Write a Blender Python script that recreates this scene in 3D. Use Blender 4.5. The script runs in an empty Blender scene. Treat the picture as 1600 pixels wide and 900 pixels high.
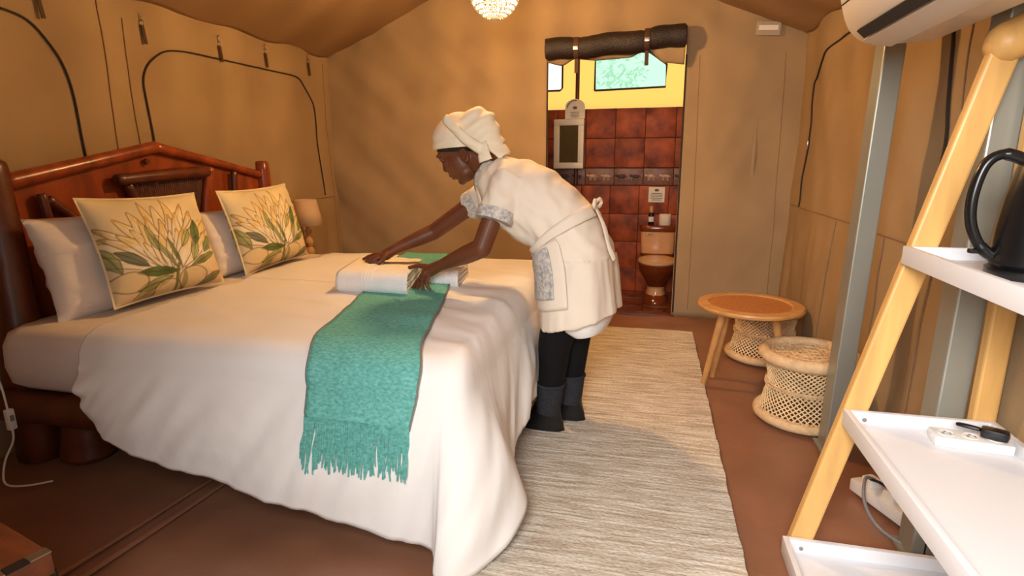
import bpy, bmesh, math, random
from mathutils import Vector, Matrix, noise
random.seed(7)
PI = math.pi
SC = bpy.context.scene
COL = SC.collection

# ------------------------------------------------------------------ camera
cam_d = bpy.data.cameras.new('camera')
cam_d.sensor_fit = 'HORIZONTAL'; cam_d.sensor_width = 36.0
cam_d.lens = 36.0 * 888.0 / 1600.0
cam_d.clip_start = 0.02; cam_d.clip_end = 200
cam = bpy.data.objects.new('camera', cam_d); COL.objects.link(cam)
_p, _y, _r = math.radians(12.86), math.radians(13.67), math.radians(0.34)
_f = Vector((-math.sin(_y)*math.cos(_p), math.cos(_y)*math.cos(_p), -math.sin(_p)))
_rt = Vector((math.cos(_y), math.sin(_y), 0)); _dn = _f.cross(_rt)
_r2 = _rt*math.cos(_r) + _dn*math.sin(_r); _d2 = _dn*math.cos(_r) - _rt*math.sin(_r)
m3 = Matrix((_r2, -_d2, -_f)).transposed()
cam.matrix_world = Matrix.Translation((0, 0, 1.17)) @ m3.to_4x4()
SC.camera = cam

# ------------------------------------------------------------------ world, sun, daylight at the tent entrance, exposure
w = bpy.data.worlds.new('sky'); SC.world = w; w.use_nodes = True
bg = w.node_tree.nodes['Background']; bg.inputs[0].default_value = (0.92, 0.96, 1.0, 1); bg.inputs[1].default_value = 1.6
sd = bpy.data.lights.new('sun', 'SUN'); sd.energy = 7.0; sd.angle = math.radians(2); sd.color = (1, .95, .86)
sun = bpy.data.objects.new('sun', sd); COL.objects.link(sun)
sun.rotation_euler = Vector((-.16, -.57, -.80)).to_track_quat('-Z', 'Y').to_euler()
ad = bpy.data.lights.new('entrance_daylight', 'AREA'); ad.shape = 'RECTANGLE'; ad.size = .8; ad.size_y = .9
ad.energy = 36; ad.spread = math.radians(120); ad.color = (1.0, 0.98, 0.95)
ao = bpy.data.objects.new('entrance_daylight', ad); COL.objects.link(ao)
ao.location = (-.12, -.40, 1.62); ao.rotation_euler = (PI/2-.46, 0, -.36)
SC.view_settings.view_transform = 'Standard'; SC.view_settings.look = 'None'
SC.view_settings.gamma = 1; SC.view_settings.use_curve_mapping = False
SC.view_settings.exposure = 0.0

# ------------------------------------------------------------------ helpers: materials
def lin(c):
    return tuple(((v/255)/12.92 if v/255 <= .04045 else ((v/255+.055)/1.055)**2.4) for v in c)
def mat(name, col, rough=.6, var=0.0, vscale=6, bump=0.0, bscale=60, stretch=(1,1,1), bstretch=(1,1,1), metal=0, spec=.5, col2=None, detail=4, sheen=0, rand=False):
    m = bpy.data.materials.new(name); m.use_nodes = True
    nt = m.node_tree; b = nt.nodes['Principled BSDF']
    c = lin(col); b.inputs['Base Color'].default_value = (*c, 1)
    b.inputs['Roughness'].default_value = rough; b.inputs['Metallic'].default_value = metal
    b.inputs['Specular IOR Level'].default_value = spec
    if sheen: b.inputs['Sheen Weight'].default_value = sheen
    tc = nt.nodes.new('ShaderNodeTexCoord')
    src = tc.outputs['Object']
    if rand:
        oi = nt.nodes.new('ShaderNodeObjectInfo'); add = nt.nodes.new('ShaderNodeVectorMath'); add.operation = 'ADD'
        mul = nt.nodes.new('ShaderNodeVectorMath'); mul.operation = 'SCALE'; mul.inputs['Scale'].default_value = 37.0
        cx = nt.nodes.new('ShaderNodeCombineXYZ')
        for k in range(3): nt.links.new(oi.outputs['Random'], cx.inputs[k])
        nt.links.new(cx.outputs[0], mul.inputs[0]); nt.links.new(src, add.inputs[0]); nt.links.new(mul.outputs[0], add.inputs[1])
        src = add.outputs[0]
    if var or col2:
        mp = nt.nodes.new('ShaderNodeMapping'); mp.inputs['Scale'].default_value = stretch
        nz = nt.nodes.new('ShaderNodeTexNoise'); nz.inputs['Scale'].default_value = vscale; nz.inputs['Detail'].default_value = detail
        rp = nt.nodes.new('ShaderNodeValToRGB')
        rp.color_ramp.elements[0].position = .32; rp.color_ramp.elements[1].position = .68
        if col2:
            rp.color_ramp.elements[0].color = (*c, 1); rp.color_ramp.elements[1].color = (*lin(col2), 1)
        else:
            rp.color_ramp.elements[0].color = (*[v*(1-var) for v in c], 1); rp.color_ramp.elements[1].color = (*[min(1, v*(1+var)) for v in c], 1)
        nt.links.new(src, mp.inputs[0]); nt.links.new(mp.outputs[0], nz.inputs['Vector'])
        nt.links.new(nz.outputs['Fac'], rp.inputs[0]); nt.links.new(rp.outputs[0], b.inputs['Base Color'])
    if bump:
        mp2 = nt.nodes.new('ShaderNodeMapping'); mp2.inputs['Scale'].default_value = bstretch
        n2 = nt.nodes.new('ShaderNodeTexNoise'); n2.inputs['Scale'].default_value = bscale; n2.inputs['Detail'].default_value = 3
        bp = nt.nodes.new('ShaderNodeBump'); bp.inputs['Strength'].default_value = bump; bp.inputs['Distance'].default_value = .01
        nt.links.new(src, mp2.inputs[0]); nt.links.new(mp2.outputs[0], n2.inputs['Vector'])
        nt.links.new(n2.outputs['Fac'], bp.inputs['Height']); nt.links.new(bp.outputs[0], b.inputs['Normal'])
    return m
def attr_mat(name, rough=.8):
    m = bpy.data.materials.new(name); m.use_nodes = True; nt = m.node_tree; b = nt.nodes['Principled BSDF']
    a = nt.nodes.new('ShaderNodeVertexColor'); a.layer_name = 'print'
    nt.links.new(a.outputs[0], b.inputs['Base Color']); b.inputs['Roughness'].default_value = rough
    b.inputs['Specular IOR Level'].default_value = .2
    return m
def translucent(name, col, tcol, trans=.0, mixd=.4):
    m = bpy.data.materials.new(name); m.use_nodes = True; nt = m.node_tree; nt.nodes.clear()
    o = nt.nodes.new('ShaderNodeOutputMaterial'); d = nt.nodes.new('ShaderNodeBsdfDiffuse'); t = nt.nodes.new('ShaderNodeBsdfTranslucent')
    d.inputs[0].default_value = (*lin(col), 1); t.inputs[0].default_value = (*lin(tcol), 1)
    mx = nt.nodes.new('ShaderNodeMixShader'); mx.inputs[0].default_value = 1-mixd
    nt.links.new(d.outputs[0], mx.inputs[1]); nt.links.new(t.outputs[0], mx.inputs[2]); last = mx.outputs[0]
    if trans:
        tr = nt.nodes.new('ShaderNodeBsdfTransparent'); m2 = nt.nodes.new('ShaderNodeMixShader'); m2.inputs[0].default_value = trans
        nt.links.new(last, m2.inputs[1]); nt.links.new(tr.outputs[0], m2.inputs[2]); last = m2.outputs[0]
    nt.links.new(last, o.inputs[0]); return m
def emit(name, col, s):
    m = bpy.data.materials.new(name); m.use_nodes = True; nt = m.node_tree; nt.nodes.clear()
    o = nt.nodes.new('ShaderNodeOutputMaterial'); e = nt.nodes.new('ShaderNodeEmission')
    e.inputs[0].default_value = (*col, 1); e.inputs[1].default_value = s; nt.links.new(e.outputs[0], o.inputs[0]); return m

MT = {}
MT['canvas'] = mat('tent_canvas', (164,138,104), .85, .06, 3, .10, 260, spec=.15)
MT['canvas_roof'] = mat('tent_roof_canvas', (158,126,92), .85, .05, 2, .1, 260, spec=.15)
MT['seam'] = mat('canvas_seam', (150,120,92), .85, spec=.15)
MT['zip'] = mat('zip_tape', (44,30,24), .7)
MT['floor'] = mat('groundsheet', (142,98,74), .36, .12, 3, .5, 7, spec=.6)
MT['bedwood'] = mat('varnished_red_wood', (140,62,28), .28, .35, 5, .08, 20, stretch=(3,3,.6), spec=.6)
MT['darkwood'] = mat('dark_log_wood', (92,44,24), .35, .35, 6, .2, 24, stretch=(2,2,.5), spec=.5)
MT['reed'] = mat('dark_reed', (96,50,28), .6, .4, 40, .5, 90)
MT['linen'] = mat('white_linen', (232,228,224), .85, .02, 4, .22, 14, spec=.15, bstretch=(1,1,.5))
MT['sheet'] = mat('white_sheet', (222,212,204), .85, .02, 4, .3, 18, spec=.15)
MT['pillow'] = mat('white_pillowcase', (228,220,216), .85, .02, 4, .45, 9, spec=.15, bstretch=(1,.4,2.2))
MT['towel'] = mat('white_terry', (240,238,238), .95, .02, 30, .5, 220, spec=.05)
MT['throw'] = mat('turquoise_weave', (84,156,146), .9, col2=(122,188,180), vscale=150, stretch=(.5,1,.8), bump=.35, bscale=200, spec=.1)
MT['throw_edge'] = mat('throw_selvedge', (120,120,112), .9)
MT['skin'] = mat('dark_brown_skin', (104,58,36), .45, .1, 14, .05, 120, spec=.4)
MT['hair'] = mat('black_hair', (22,16,14), .7, bump=.5, bscale=150)
MT['dress'] = mat('cream_cotton', (224,210,192), .85, .02, 6, .12, 16, spec=.15)
MT['scarf'] = mat('cream_scarf_cotton', (236,222,196), .85, .02, 6, .18, 16, spec=.15)
MT['floral'] = mat('grey_floral_print', (214,206,196), .85, col2=(146,144,146), vscale=70, detail=6, spec=.15)
MT['legging'] = mat('black_leggings', (14,13,15), .8, spec=.2)
MT['sock'] = mat('charcoal_sock', (50,50,54), .95, .25, 120, spec=.1)
MT['boot'] = mat('black_boot', (20,20,22), .35)
MT['eye'] = mat('eye_white', (220,212,204), .3)
MT['lip'] = mat('lip', (88,44,36), .45)
MT['oak'] = mat('light_pine', (214,166,98), .45, .14, 6, .05, 30, stretch=(4,4,.5))
MT['tablewood'] = mat('honey_wood', (196,142,84), .32, .18, 8, .04, 40, stretch=(1,5,1))
MT['tableinset'] = mat('rattan_inset', (176,112,58), .4, .28, 120, .25, 160)
MT['cane'] = mat('natural_cane', (226,196,150), .6, .14, 14, .1, 120)
MT['canerope'] = mat('cane_rope', (214,180,136), .75, .14, 30, .5, 120)
MT['steel'] = mat('grey_steel_post', (150,149,138), .38, .04, 4, metal=.35)
MT['whitelam'] = mat('white_laminate', (226,226,230), .4, .01)
MT['whiteplastic'] = mat('white_plastic', (236,234,230), .3)
MT['acplastic'] = mat('air_conditioner_plastic', (228,216,200), .3)
MT['blackplastic'] = mat('black_plastic', (16,16,18), .28)
MT['darkgap'] = mat('dark_gap', (30,24,22), .8)
MT['greycable'] = mat('grey_cable', (130,130,136), .5)
MT['blackmesh'] = mat('dark_rolled_mesh', (38,27,24), .5, .3, 60, .6, 130, spec=.5)
MT['strap'] = mat('brown_strap', (70,44,30), .7)
MT['metal'] = mat('worn_metal', (176,170,160), .3, metal=.9)
MT['bead'] = mat('white_beads', (246,240,228), .4)
MT['bulb'] = emit('bulb_glow', (1, .72, .40), 30)
MT['shade'] = translucent('lamp_shade_fabric', (232,206,170), (232,206,170), 0, .6)
MT['lampbase'] = mat('turned_lamp_base', (206,160,110), .45)
MT['tile'] = mat('slate_look_tile', (108,46,24), .5, col2=(186,92,52), vscale=7, bump=.12, bscale=14, detail=8, rand=True, spec=.3)
MT['grout'] = mat('dark_grout', (74,54,44), .9)
MT['border'] = mat('border_tile', (126,78,58), .4, .25, 20, .2, 40, rand=True)
MT['motif'] = mat('border_motif', (196,164,134), .5, .3, 30)
MT['motifdark'] = mat('border_motif_dark', (66,46,40), .5, .3, 30)
MT['bathfloor'] = mat('bathroom_floor_tile', (120,66,40), .22, .3, 6, .1, 20, rand=True)
MT['yellow'] = translucent('yellow_canvas', (214,170,100), (236,178,92), 0, .35)
MT['net'] = translucent('mint_gauze', (140,196,174), (138,190,168), .20, .25)
MT['bathroof'] = translucent('pale_bathroom_canvas', (220,190,140), (236,206,150), 0, .4)
MT['net2'] = translucent('white_gauze', (240,240,240), (250,250,250), .45, .25)
MT['mirror'] = mat('mirror_glass', (150,156,142), .06, metal=.9)
MT['cabinet'] = mat('white_cabinet', (244,240,228), .4)
MT['sign'] = mat('white_card', (244,240,230), .6)
MT['ink'] = mat('dark_ink', (90,76,70), .8)
MT['oval'] = mat('brown_emblem', (134,84,58), .7)
MT['peach'] = mat('peach_porcelain', (226,174,128), .15, .05, 4)
MT['brownglaze'] = mat('brown_porcelain', (122,58,26), .14, .2, 6)
MT['seat'] = mat('cream_toilet_seat', (222,184,146), .25)
MT['paper'] = mat('toilet_paper', (240,230,214), .95)
MT['leafg'] = mat('garden_leaf', (96,150,76), .6, .3, 8)
MT['ground'] = mat('garden_ground', (170,160,130), .9, .2, 2)
MT['trunkwood'] = mat('old_trunk_wood', (112,60,34), .5, .3, 8, .2, 30, stretch=(.5,3,3))
MT['clear'] = translucent('clear_label_sleeve', (220,206,186), (220,206,186), .35, .7)

# rug: woven bands of cream, tan and grey running across
def rug_mat():
    m = bpy.data.materials.new('woven_rug'); m.use_nodes = True; nt = m.node_tree; b = nt.nodes['Principled BSDF']
    tc = nt.nodes.new('ShaderNodeTexCoord'); mp = nt.nodes.new('ShaderNodeMapping'); mp.inputs['Scale'].default_value = (3.2, 46, 1)
    n1 = nt.nodes.new('ShaderNodeTexNoise'); n1.inputs['Scale'].default_value = 1.3; n1.inputs['Detail'].default_value = 5; n1.inputs['Roughness'].default_value = .7
    r = nt.nodes.new('ShaderNodeValToRGB'); e = r.color_ramp.elements
    e[0].position = .3; e[0].color = (*lin((152,140,124)), 1); e[1].position = .72; e[1].color = (*lin((230,226,218)), 1)
    k = e.new(.45); k.color = (*lin((190,177,158)), 1); k = e.new(.56); k.color = (*lin((214,206,192)), 1)
    mp2 = nt.nodes.new('ShaderNodeMapping'); mp2.inputs['Scale'].default_value = (75, 110, 1)
    n2 = nt.nodes.new('ShaderNodeTexNoise'); n2.inputs['Scale'].default_value = 1.0; n2.inputs['Detail'].default_value = 2
    mx = nt.nodes.new('ShaderNodeMix'); mx.data_type = 'RGBA'; mx.blend_type = 'OVERLAY'; mx.inputs[0].default_value = .4
    nt.links.new(tc.outputs['Object'], mp.inputs[0]); nt.links.new(tc.outputs['Object'], mp2.inputs[0])
    nt.links.new(mp.outputs[0], n1.inputs['Vector']); nt.links.new(mp2.outputs[0], n2.inputs['Vector'])
    nt.links.new(n1.outputs['Fac'], r.inputs[0]); nt.links.new(r.outputs[0], mx.inputs[6]); nt.links.new(n2.outputs['Fac'], mx.inputs[7])
    nt.links.new(mx.outputs[2], b.inputs['Base Color']); b.inputs['Roughness'].default_value = .9; b.inputs['Specular IOR Level'].default_value = .1
    bp = nt.nodes.new('ShaderNodeBump'); bp.inputs['Strength'].default_value = .7; bp.inputs['Distance'].default_value = .006
    nt.links.new(n2.outputs['Fac'], bp.inputs['Height']); nt.links.new(bp.outputs[0], b.inputs['Normal'])
    return m
MT['rug'] = rug_mat()

# ------------------------------------------------------------------ helpers: geometry
WL = {}     # world location of every object that can be a parent
def V(*a): return Vector(a)
class G:
    def __init__(s): s.v = []; s.f = []
    def add(s, vs, fs):
        k = len(s.v); s.v += [Vector(p) for p in vs]; s.f += [[i+k for i in q] for q in fs]; return s
    def box(s, c, d, rz=0, R=None, ch=0.0):
        M = R if R is not None else Matrix.Rotation(rz, 3, 'Z'); c = Vector(c)
        x, y, z = d[0]/2, d[1]/2, d[2]/2
        if ch <= 0:
            P = [(-x,-y,-z),(x,-y,-z),(x,y,-z),(-x,y,-z),(-x,-y,z),(x,-y,z),(x,y,z),(-x,y,z)]
            F = [(0,3,2,1),(4,5,6,7),(0,1,5,4),(1,2,6,5),(2,3,7,6),(3,0,4,7)]
        else:
            bm = bmesh.new(); bmesh.ops.create_cube(bm, size=1)
            for q in bm.verts: q.co = Vector((q.co.x*d[0], q.co.y*d[1], q.co.z*d[2]))
            bmesh.ops.bevel(bm, geom=bm.edges[:], offset=ch, segments=2, affect='EDGES', profile=.6)
            bm.verts.index_update(); P = [q.co.copy() for q in bm.verts]; F = [[q.index for q in f.verts] for f in bm.faces]; bm.free()
        return s.add([c + M @ Vector(p) for p in P], F)
    def tube(s, pts, r, n=10, cap=True, flat=1.0, up=None):
        pts = [Vector(p) for p in pts]; N = len(pts)
        rs = r if isinstance(r, (list, tuple)) else [r]*N
        vs = []; prev = None
        for i, p in enumerate(pts):
            t = (pts[min(i+1, N-1)] - pts[max(i-1, 0)])
            t = t.normalized() if t.length > 1e-9 else Vector((0,0,1))
            if prev is None:
                a = Vector(up) if up else (Vector((0,0,1)) if abs(t.z) < .9 else Vector((1,0,0)))
                u = (a - t*a.dot(t)).normalized()
            else: u = (prev - t*prev.dot(t)).normalized()
            prev = u; w_ = t.cross(u)
            for k in range(n):
                an = 2*PI*k/n; vs.append(p + (u*math.cos(an)*flat + w_*math.sin(an))*rs[i])
        fs = [(i*n+k, i*n+(k+1)%n, (i+1)*n+(k+1)%n, (i+1)*n+k) for i in range(N-1) for k in range(n)]
        if cap: fs += [tuple(range(n))[::-1], tuple((N-1)*n+k for k in range(n))]
        return s.add(vs, fs)
    def rcone(s, p, q, r1, r2, n=14):        # capsule with two radii
        p, q = Vector(p), Vector(q); d = (q-p).normalized() if (q-p).length > 1e-6 else Vector((0,0,1))
        P = []; R = []
        for k in range(5):
            a = PI/2*(1-k/4.0) if k < 4 else 0
            P.append(p - d*r1*math.sin(a)); R.append(max(r1*math.cos(a), 1e-4))
        for k in range(5):
            a = PI/2*k/4.0; P.append(q + d*r2*math.sin(a)); R.append(max(r2*math.cos(a), 1e-4))
        return s.tube(P, R, n)
    def ell(s, c, r, R=None, nu=20, nv=12):
        M = R if R is not None else Matrix.Identity(3); c = Vector(c); vs = [c + M @ Vector((0,0,r[2]))]
        for j in range(1, nv):
            th = PI*j/nv
            for i in range(nu):
                ph = 2*PI*i/nu; vs.append(c + M @ Vector((r[0]*math.sin(th)*math.cos(ph), r[1]*math.sin(th)*math.sin(ph), r[2]*math.cos(th))))
        vs.append(c + M @ Vector((0,0,-r[2]))); L = len(vs)-1
        fs = [(0, 1+i, 1+(i+1)%nu) for i in range(nu)]
        fs += [(1+j*nu+i, 1+(j+1)*nu+i, 1+(j+1)*nu+(i+1)%nu, 1+j*nu+(i+1)%nu) for j in range(nv-2) for i in range(nu)]
        fs += [(L, 1+(nv-2)*nu+(i+1)%nu, 1+(nv-2)*nu+i) for i in range(nu)]
        return s.add(vs, fs)
    def lathe(s, c, prof, n=32, R=None, capb=True, capt=True):
        M = R if R is not None else Matrix.Identity(3); c = Vector(c); vs = []
        for (r, z) in prof:
            for k in range(n): vs.append(c + M @ Vector((r*math.cos(2*PI*k/n), r*math.sin(2*PI*k/n), z)))
        m_ = len(prof)
        fs = [(j*n+k, j*n+(k+1)%n, (j+1)*n+(k+1)%n, (j+1)*n+k) for j in range(m_-1) for k in range(n)]
        if capb: fs.append(tuple(range(n))[::-1])
        if capt: fs.append(tuple((m_-1)*n+k for k in range(n)))
        return s.add(vs, fs)
    def loft(s, rings, cap=True):
        n = len(rings[0]); vs = [p for r in rings for p in r]; m_ = len(rings)
        fs = [(j*n+k, j*n+(k+1)%n, (j+1)*n+(k+1)%n, (j+1)*n+k) for j in range(m_-1) for k in range(n)]
        if cap: fs += [tuple(range(n))[::-1], tuple((m_-1)*n+k for k in range(n))]
        return s.add(vs, fs)
    def torus(s, c, R_, r, n=40, m=10, M=None, flat=1.0):
        M = M if M is not None else Matrix.Identity(3); c = Vector(c); vs = []
        for i in range(n):
            a = 2*PI*i/n
            for j in range(m):
                b = 2*PI*j/m; q = R_ + r*math.cos(b)
                vs.append(c + M @ Vector((q*math.cos(a), q*math.sin(a), r*math.sin(b)*flat)))
        fs = [(i*m+j, ((i+1)%n)*m+j, ((i+1)%n)*m+(j+1)%m, i*m+(j+1)%m) for i in range(n) for j in range(m)]
        return s.add(vs, fs)
    def prism(s, poly, off):     # poly: list of world points (planar), extruded by the vector off
        poly = [Vector(p) for p in poly]; n = len(poly); off = Vector(off)
        return s.add(poly + [p+off for p in poly], [tuple(range(n))[::-1], tuple(range(n, 2*n))] + [(i, (i+1)%n, n+(i+1)%n, n+i) for i in range(n)])
    def grid(s, nu, nv, fn, keep=None):
        vs = [fn(i/nu, j/nv) for j in range(nv+1) for i in range(nu+1)]
        fs = [(j*(nu+1)+i, j*(nu+1)+i+1, (j+1)*(nu+1)+i+1, (j+1)*(nu+1)+i) for j in range(nv) for i in range(nu) if keep is None or keep((i+.5)/nu, (j+.5)/nv)]
        return s.add(vs, fs)
    def mesh(s, name):
        me = bpy.data.meshes.new(name); me.from_pydata([tuple(p) for p in s.v], [], s.f); me.update(); return me
def link(o, parent=None, loc=None):
    COL.objects.link(o)
    if parent is not None: o.parent = parent
    return o
def finish(me, smooth=True, angle=38, weld=False):
    bm = bmesh.new(); bm.from_mesh(me)
    if weld: bmesh.ops.remove_doubles(bm, verts=bm.verts, dist=1e-4)
    bmesh.ops.recalc_face_normals(bm, faces=bm.faces); bm.to_mesh(me); bm.free()
    if smooth:
        me.shade_smooth()
        try: me.set_sharp_from_angle(angle=math.radians(angle))
        except Exception: pass
def build(g, name, m, parent=None, origin=None, smooth=True, angle=38, weld=False, solid=0, mesh=None):
    """vertices are given in world metres; the object's origin goes to its parent's, or to the base centre of the thing"""
    me = mesh if mesh is not None else g.mesh(name)
    finish(me, smooth, angle, weld)
    if parent is not None: org = WL[parent.name]
    elif origin is not None: org = Vector(origin)
    else:
        xs = [v.co.x for v in me.vertices]; ys = [v.co.y for v in me.vertices]; zs = [v.co.z for v in me.vertices]
        org = Vector(((min(xs)+max(xs))/2, (min(ys)+max(ys))/2, min(zs)))
    me.transform(Matrix.Translation(-org))
    if m is not None: me.materials.append(MT[m] if isinstance(m, str) else m)
    o = bpy.data.objects.new(name, me); COL.objects.link(o)
    if parent is not None: o.parent = parent
    else: o.location = org
    WL[o.name] = org
    if solid:
        md = o.modifiers.new('thickness', 'SOLIDIFY'); md.thickness = solid; md.offset = 0
    return o
def thing(name, label, cat, loc, group=None):
    o = bpy.data.objects.new(name, None); COL.objects.link(o); o.location = loc; o.empty_display_size = .05
    WL[o.name] = Vector(loc); return tag(o, label, cat, group)
def tag(o, label, cat, group=None):
    o['label'] = label; o['category'] = cat
    if group: o['group'] = group
    return o
def structure(o, label=None, cat=None):
    o['kind'] = 'structure'
    if label: o['label'] = label
    if cat: o['category'] = cat
    return o
def copy_tree(o, parent=None, dl=None):
    c = o.copy(); COL.objects.link(c); c.parent = parent
    if dl is not None: c.location = o.location + Vector(dl)
    for ch in list(o.children): copy_tree(ch, c)
    return c
def remeshed(g, voxel, smooth=4, fac=.5):
    me = g.mesh('tmp'); bm = bmesh.new(); bm.from_mesh(me); bmesh.ops.recalc_face_normals(bm, faces=bm.faces); bm.to_mesh(me); bm.free()
    o = bpy.data.objects.new('tmp', me); COL.objects.link(o)
    r = o.modifiers.new('r', 'REMESH'); r.mode = 'VOXEL'; r.voxel_size = voxel; r.use_smooth_shade = True
    if smooth:
        s_ = o.modifiers.new('s', 'SMOOTH'); s_.iterations = smooth; s_.factor = fac
    dg = bpy.context.evaluated_depsgraph_get(); dg.update()
    out = bpy.data.meshes.new_from_object(o.evaluated_get(dg)); bpy.data.objects.remove(o); bpy.data.meshes.remove(me)
    return out
def bez(pts, n=8):      # Catmull-Rom through points
    pts = [Vector(p) for p in pts]; out = []
    for i in range(len(pts)-1):
        p0 = pts[max(i-1,0)]; p1 = pts[i]; p2 = pts[i+1]; p3 = pts[min(i+2,len(pts)-1)]
        for k in range(n):
            t = k/n; out.append(.5*((2*p1)+(p2-p0)*t+(2*p0-5*p1+4*p2-p3)*t*t+(3*p1-p0-3*p2+p3)*t**3))
    out.append(pts[-1]); return out
def nz(*a): return noise.noise(Vector(a))

# ------------------------------------------------------------------ the tent: floor, walls, roof
XL, XR, YB, YF, EAVE, RX, RZ = -2.56, 0.95, 4.35, -0.36, 1.95, -0.81, 2.80
def gable(x): return EAVE + (RZ-EAVE)*(1 - abs(x-RX)/((RX-XL) if x < RX else (XR-RX)))
def floor_z(x, y):
    return .010*max(0, nz(x*2.2, y*1.6, 3)) + .006*nz(x*6+y*3, y*6, 1) - .007
g = G(); g.grid(90, 120, lambda u, v: V(XL-.05+(XR-XL+.1)*u, YF-.2+(YB-YF+.2)*v, floor_z(XL-.05+(XR-XL+.1)*u, YF-.2+(YB-YF+.2)*v)-.006))
fl = structure(build(g, 'floor', 'floor', origin=(0,0,0)), 'brown groundsheet covering the tent floor', 'floor')
g = G(); g.tube(bez([(-1.49,1.65,.0),(-1.515,1.35,.0),(-1.54,1.1,.0),(-1.56,.8,.0)]), .012, 6, flat=.5); build(g, 'seam', 'floor', fl)
g = G(); g.tube(bez([(-1.56,1.6,.0),(-1.59,1.3,.0),(-1.62,1.05,.0),(-1.66,.8,.0)]), .010, 6, flat=.5); build(g, 'seam', 'floor', fl)
def dl(y, z):
    sk = max(0, min(1, (.86-z)*6))      # pleated skirt below the horizontal seam
    return .016*nz(y*1.3+z*.8, z*1.1-y*.5, 5) + .014*nz(y*4-z*2.2, z*.8, 9) + .006*nz(y*9+z*5, z*4-y*3, 2) + sk*(.012*nz(y*7, z*.8, 21)+.006*nz(y*15, z*1.2, 8))
def wallx(u, v, X, sgn, y0, y1, zt):
    y = y0+(y1-y0)*u; z = -.04+(zt+.04)*v
    return V(X + sgn*dl(y, z) + (sgn*.03*(1-v)**3), y, z)
g = G(); g.grid(130, 60, lambda u, v: wallx(u, v, XL, 1, YF, YB+.08, EAVE+.02))
wl = structure(build(g, 'wall_left', 'canvas', origin=(XL, 2, 0)), 'beige canvas tent wall behind the headboard', 'wall')
def lw(y, z, o=.006): return V(XL + dl(y, z) + .03*(1-z/(EAVE+.02))**3 + o, y, z)
def zipline(pts, fn, r, parent, m='zip', n=8):
    g = G(); P = bez([V(a, b, 0) for a, b in pts], n); g.tube([fn(p.x, p.y) for p in P], r, 6); return build(g, 'zip' if m == 'zip' else 'seam', m, parent)
zipline([(1.1,1.60),(1.35,1.72),(1.65,1.77),(1.90,1.765),(2.02,1.735),(2.10,1.65),(2.137,1.55),(2.154,1.4),(2.164,1.2),(2.165,1.0),(2.165,.88)], lw, .0048, wl)
zipline([(2.54,.88),(2.542,1.1),(2.542,1.27),(2.545,1.45),(2.55,1.58),(2.60,1.66),(2.70,1.73),(2.80,1.752),(2.95,1.757),(3.32,1.762),(3.70,1.76),(3.88,1.75),(3.97,1.70),(4.06,1.62),(4.10,1.52),(4.114,1.2),(4.141,.89)], lw, .0048, wl)
for pts in ([(2.345,1.9),(2.346,1.5),(2.346,1.0),(2.346,.4)], [(2.47,1.85),(2.468,1.5),(2.467,1.0),(2.467,.4)], [(1.0,.87),(2,.87),(3,.87),(4.3,.87)], [(4.26,1.9),(4.27,1.4),(4.28,.9),(4.28,.1)]):
    zipline(pts, lambda a, b: lw(a, b, .003), .003, wl, 'seam', 14)
# back wall with the door opening
DX0, DX1, DZ = -.775, .188, 1.95
xs = []
for a, b, n_ in ((XL-.08, DX0, 56), (DX0, DX1, 30), (DX1, XR+.08, 26)): xs += [a+(b-a)*k/n_ for k in range(n_)]
xs.append(XR+.08)
def db(x, z):
    e = min(1, max(0, min(abs(x-DX0), abs(x-DX1))*6)) if z < DZ+.1 else 1
    return (.022*nz(x*1.4+z*.9, z*1.2-x*.6, 12) + .030*nz((x+z*.8)*3.4, (z-x)*.9, 4) + (.017 if x < -.9 else .009)*nz((x+z*1.1)*5.2, (z-x)*.7, 31) + .012*nz(x*4.5, z*.7, 7) + .008*nz((x-z*.6)*8, (z+x)*2.5, 2))*(.35+.65*e)
NZ1, NZ2 = 56, 18
g = G(); vs = []
for j in range(NZ1+NZ2+1):
    for x in xs:
        z = (DZ*j/NZ1 if j else -.02) if j <= NZ1 else DZ + (max(gable(x), DZ+.001)-DZ)*(j-NZ1)/NZ2
        vs.append(V(x, YB - db(x, z), z))
nx = len(xs); fs = []
for j in range(NZ1+NZ2):
    for i in range(nx-1):
        xm = (xs[i]+xs[i+1])/2
        if j < NZ1 and DX0 < xm < DX1: continue
        fs.append((j*nx+i, j*nx+i+1, (j+1)*nx+i+1, (j+1)*nx+i))
g.add(vs, fs); wb = structure(build(g, 'wall_back', 'canvas', origin=(0, YB, 0), solid=.006), 'beige canvas gable wall with the bathroom doorway', 'wall')
bw = lambda x, z, o=.005: V(x, YB - db(x, z) - o, z)
for x0 in (.30, .85): zipline([(x0-.02,1.85),(x0-.01,1.4),(x0,.9),(x0+.005,.05)], lambda a, b: bw(a, b, .003), .003, wb, 'seam', 14)
zipline([(DX1+.004,1.86),(DX1+.006,1.3),(DX1+.008,.7),(DX1+.012,.02)], bw, .006, wb)
zipline([(DX0-.004,1.9),(DX0-.006,1.3),(DX0-.008,.7),(DX0-.012,.02)], bw, .006, wb)
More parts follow.
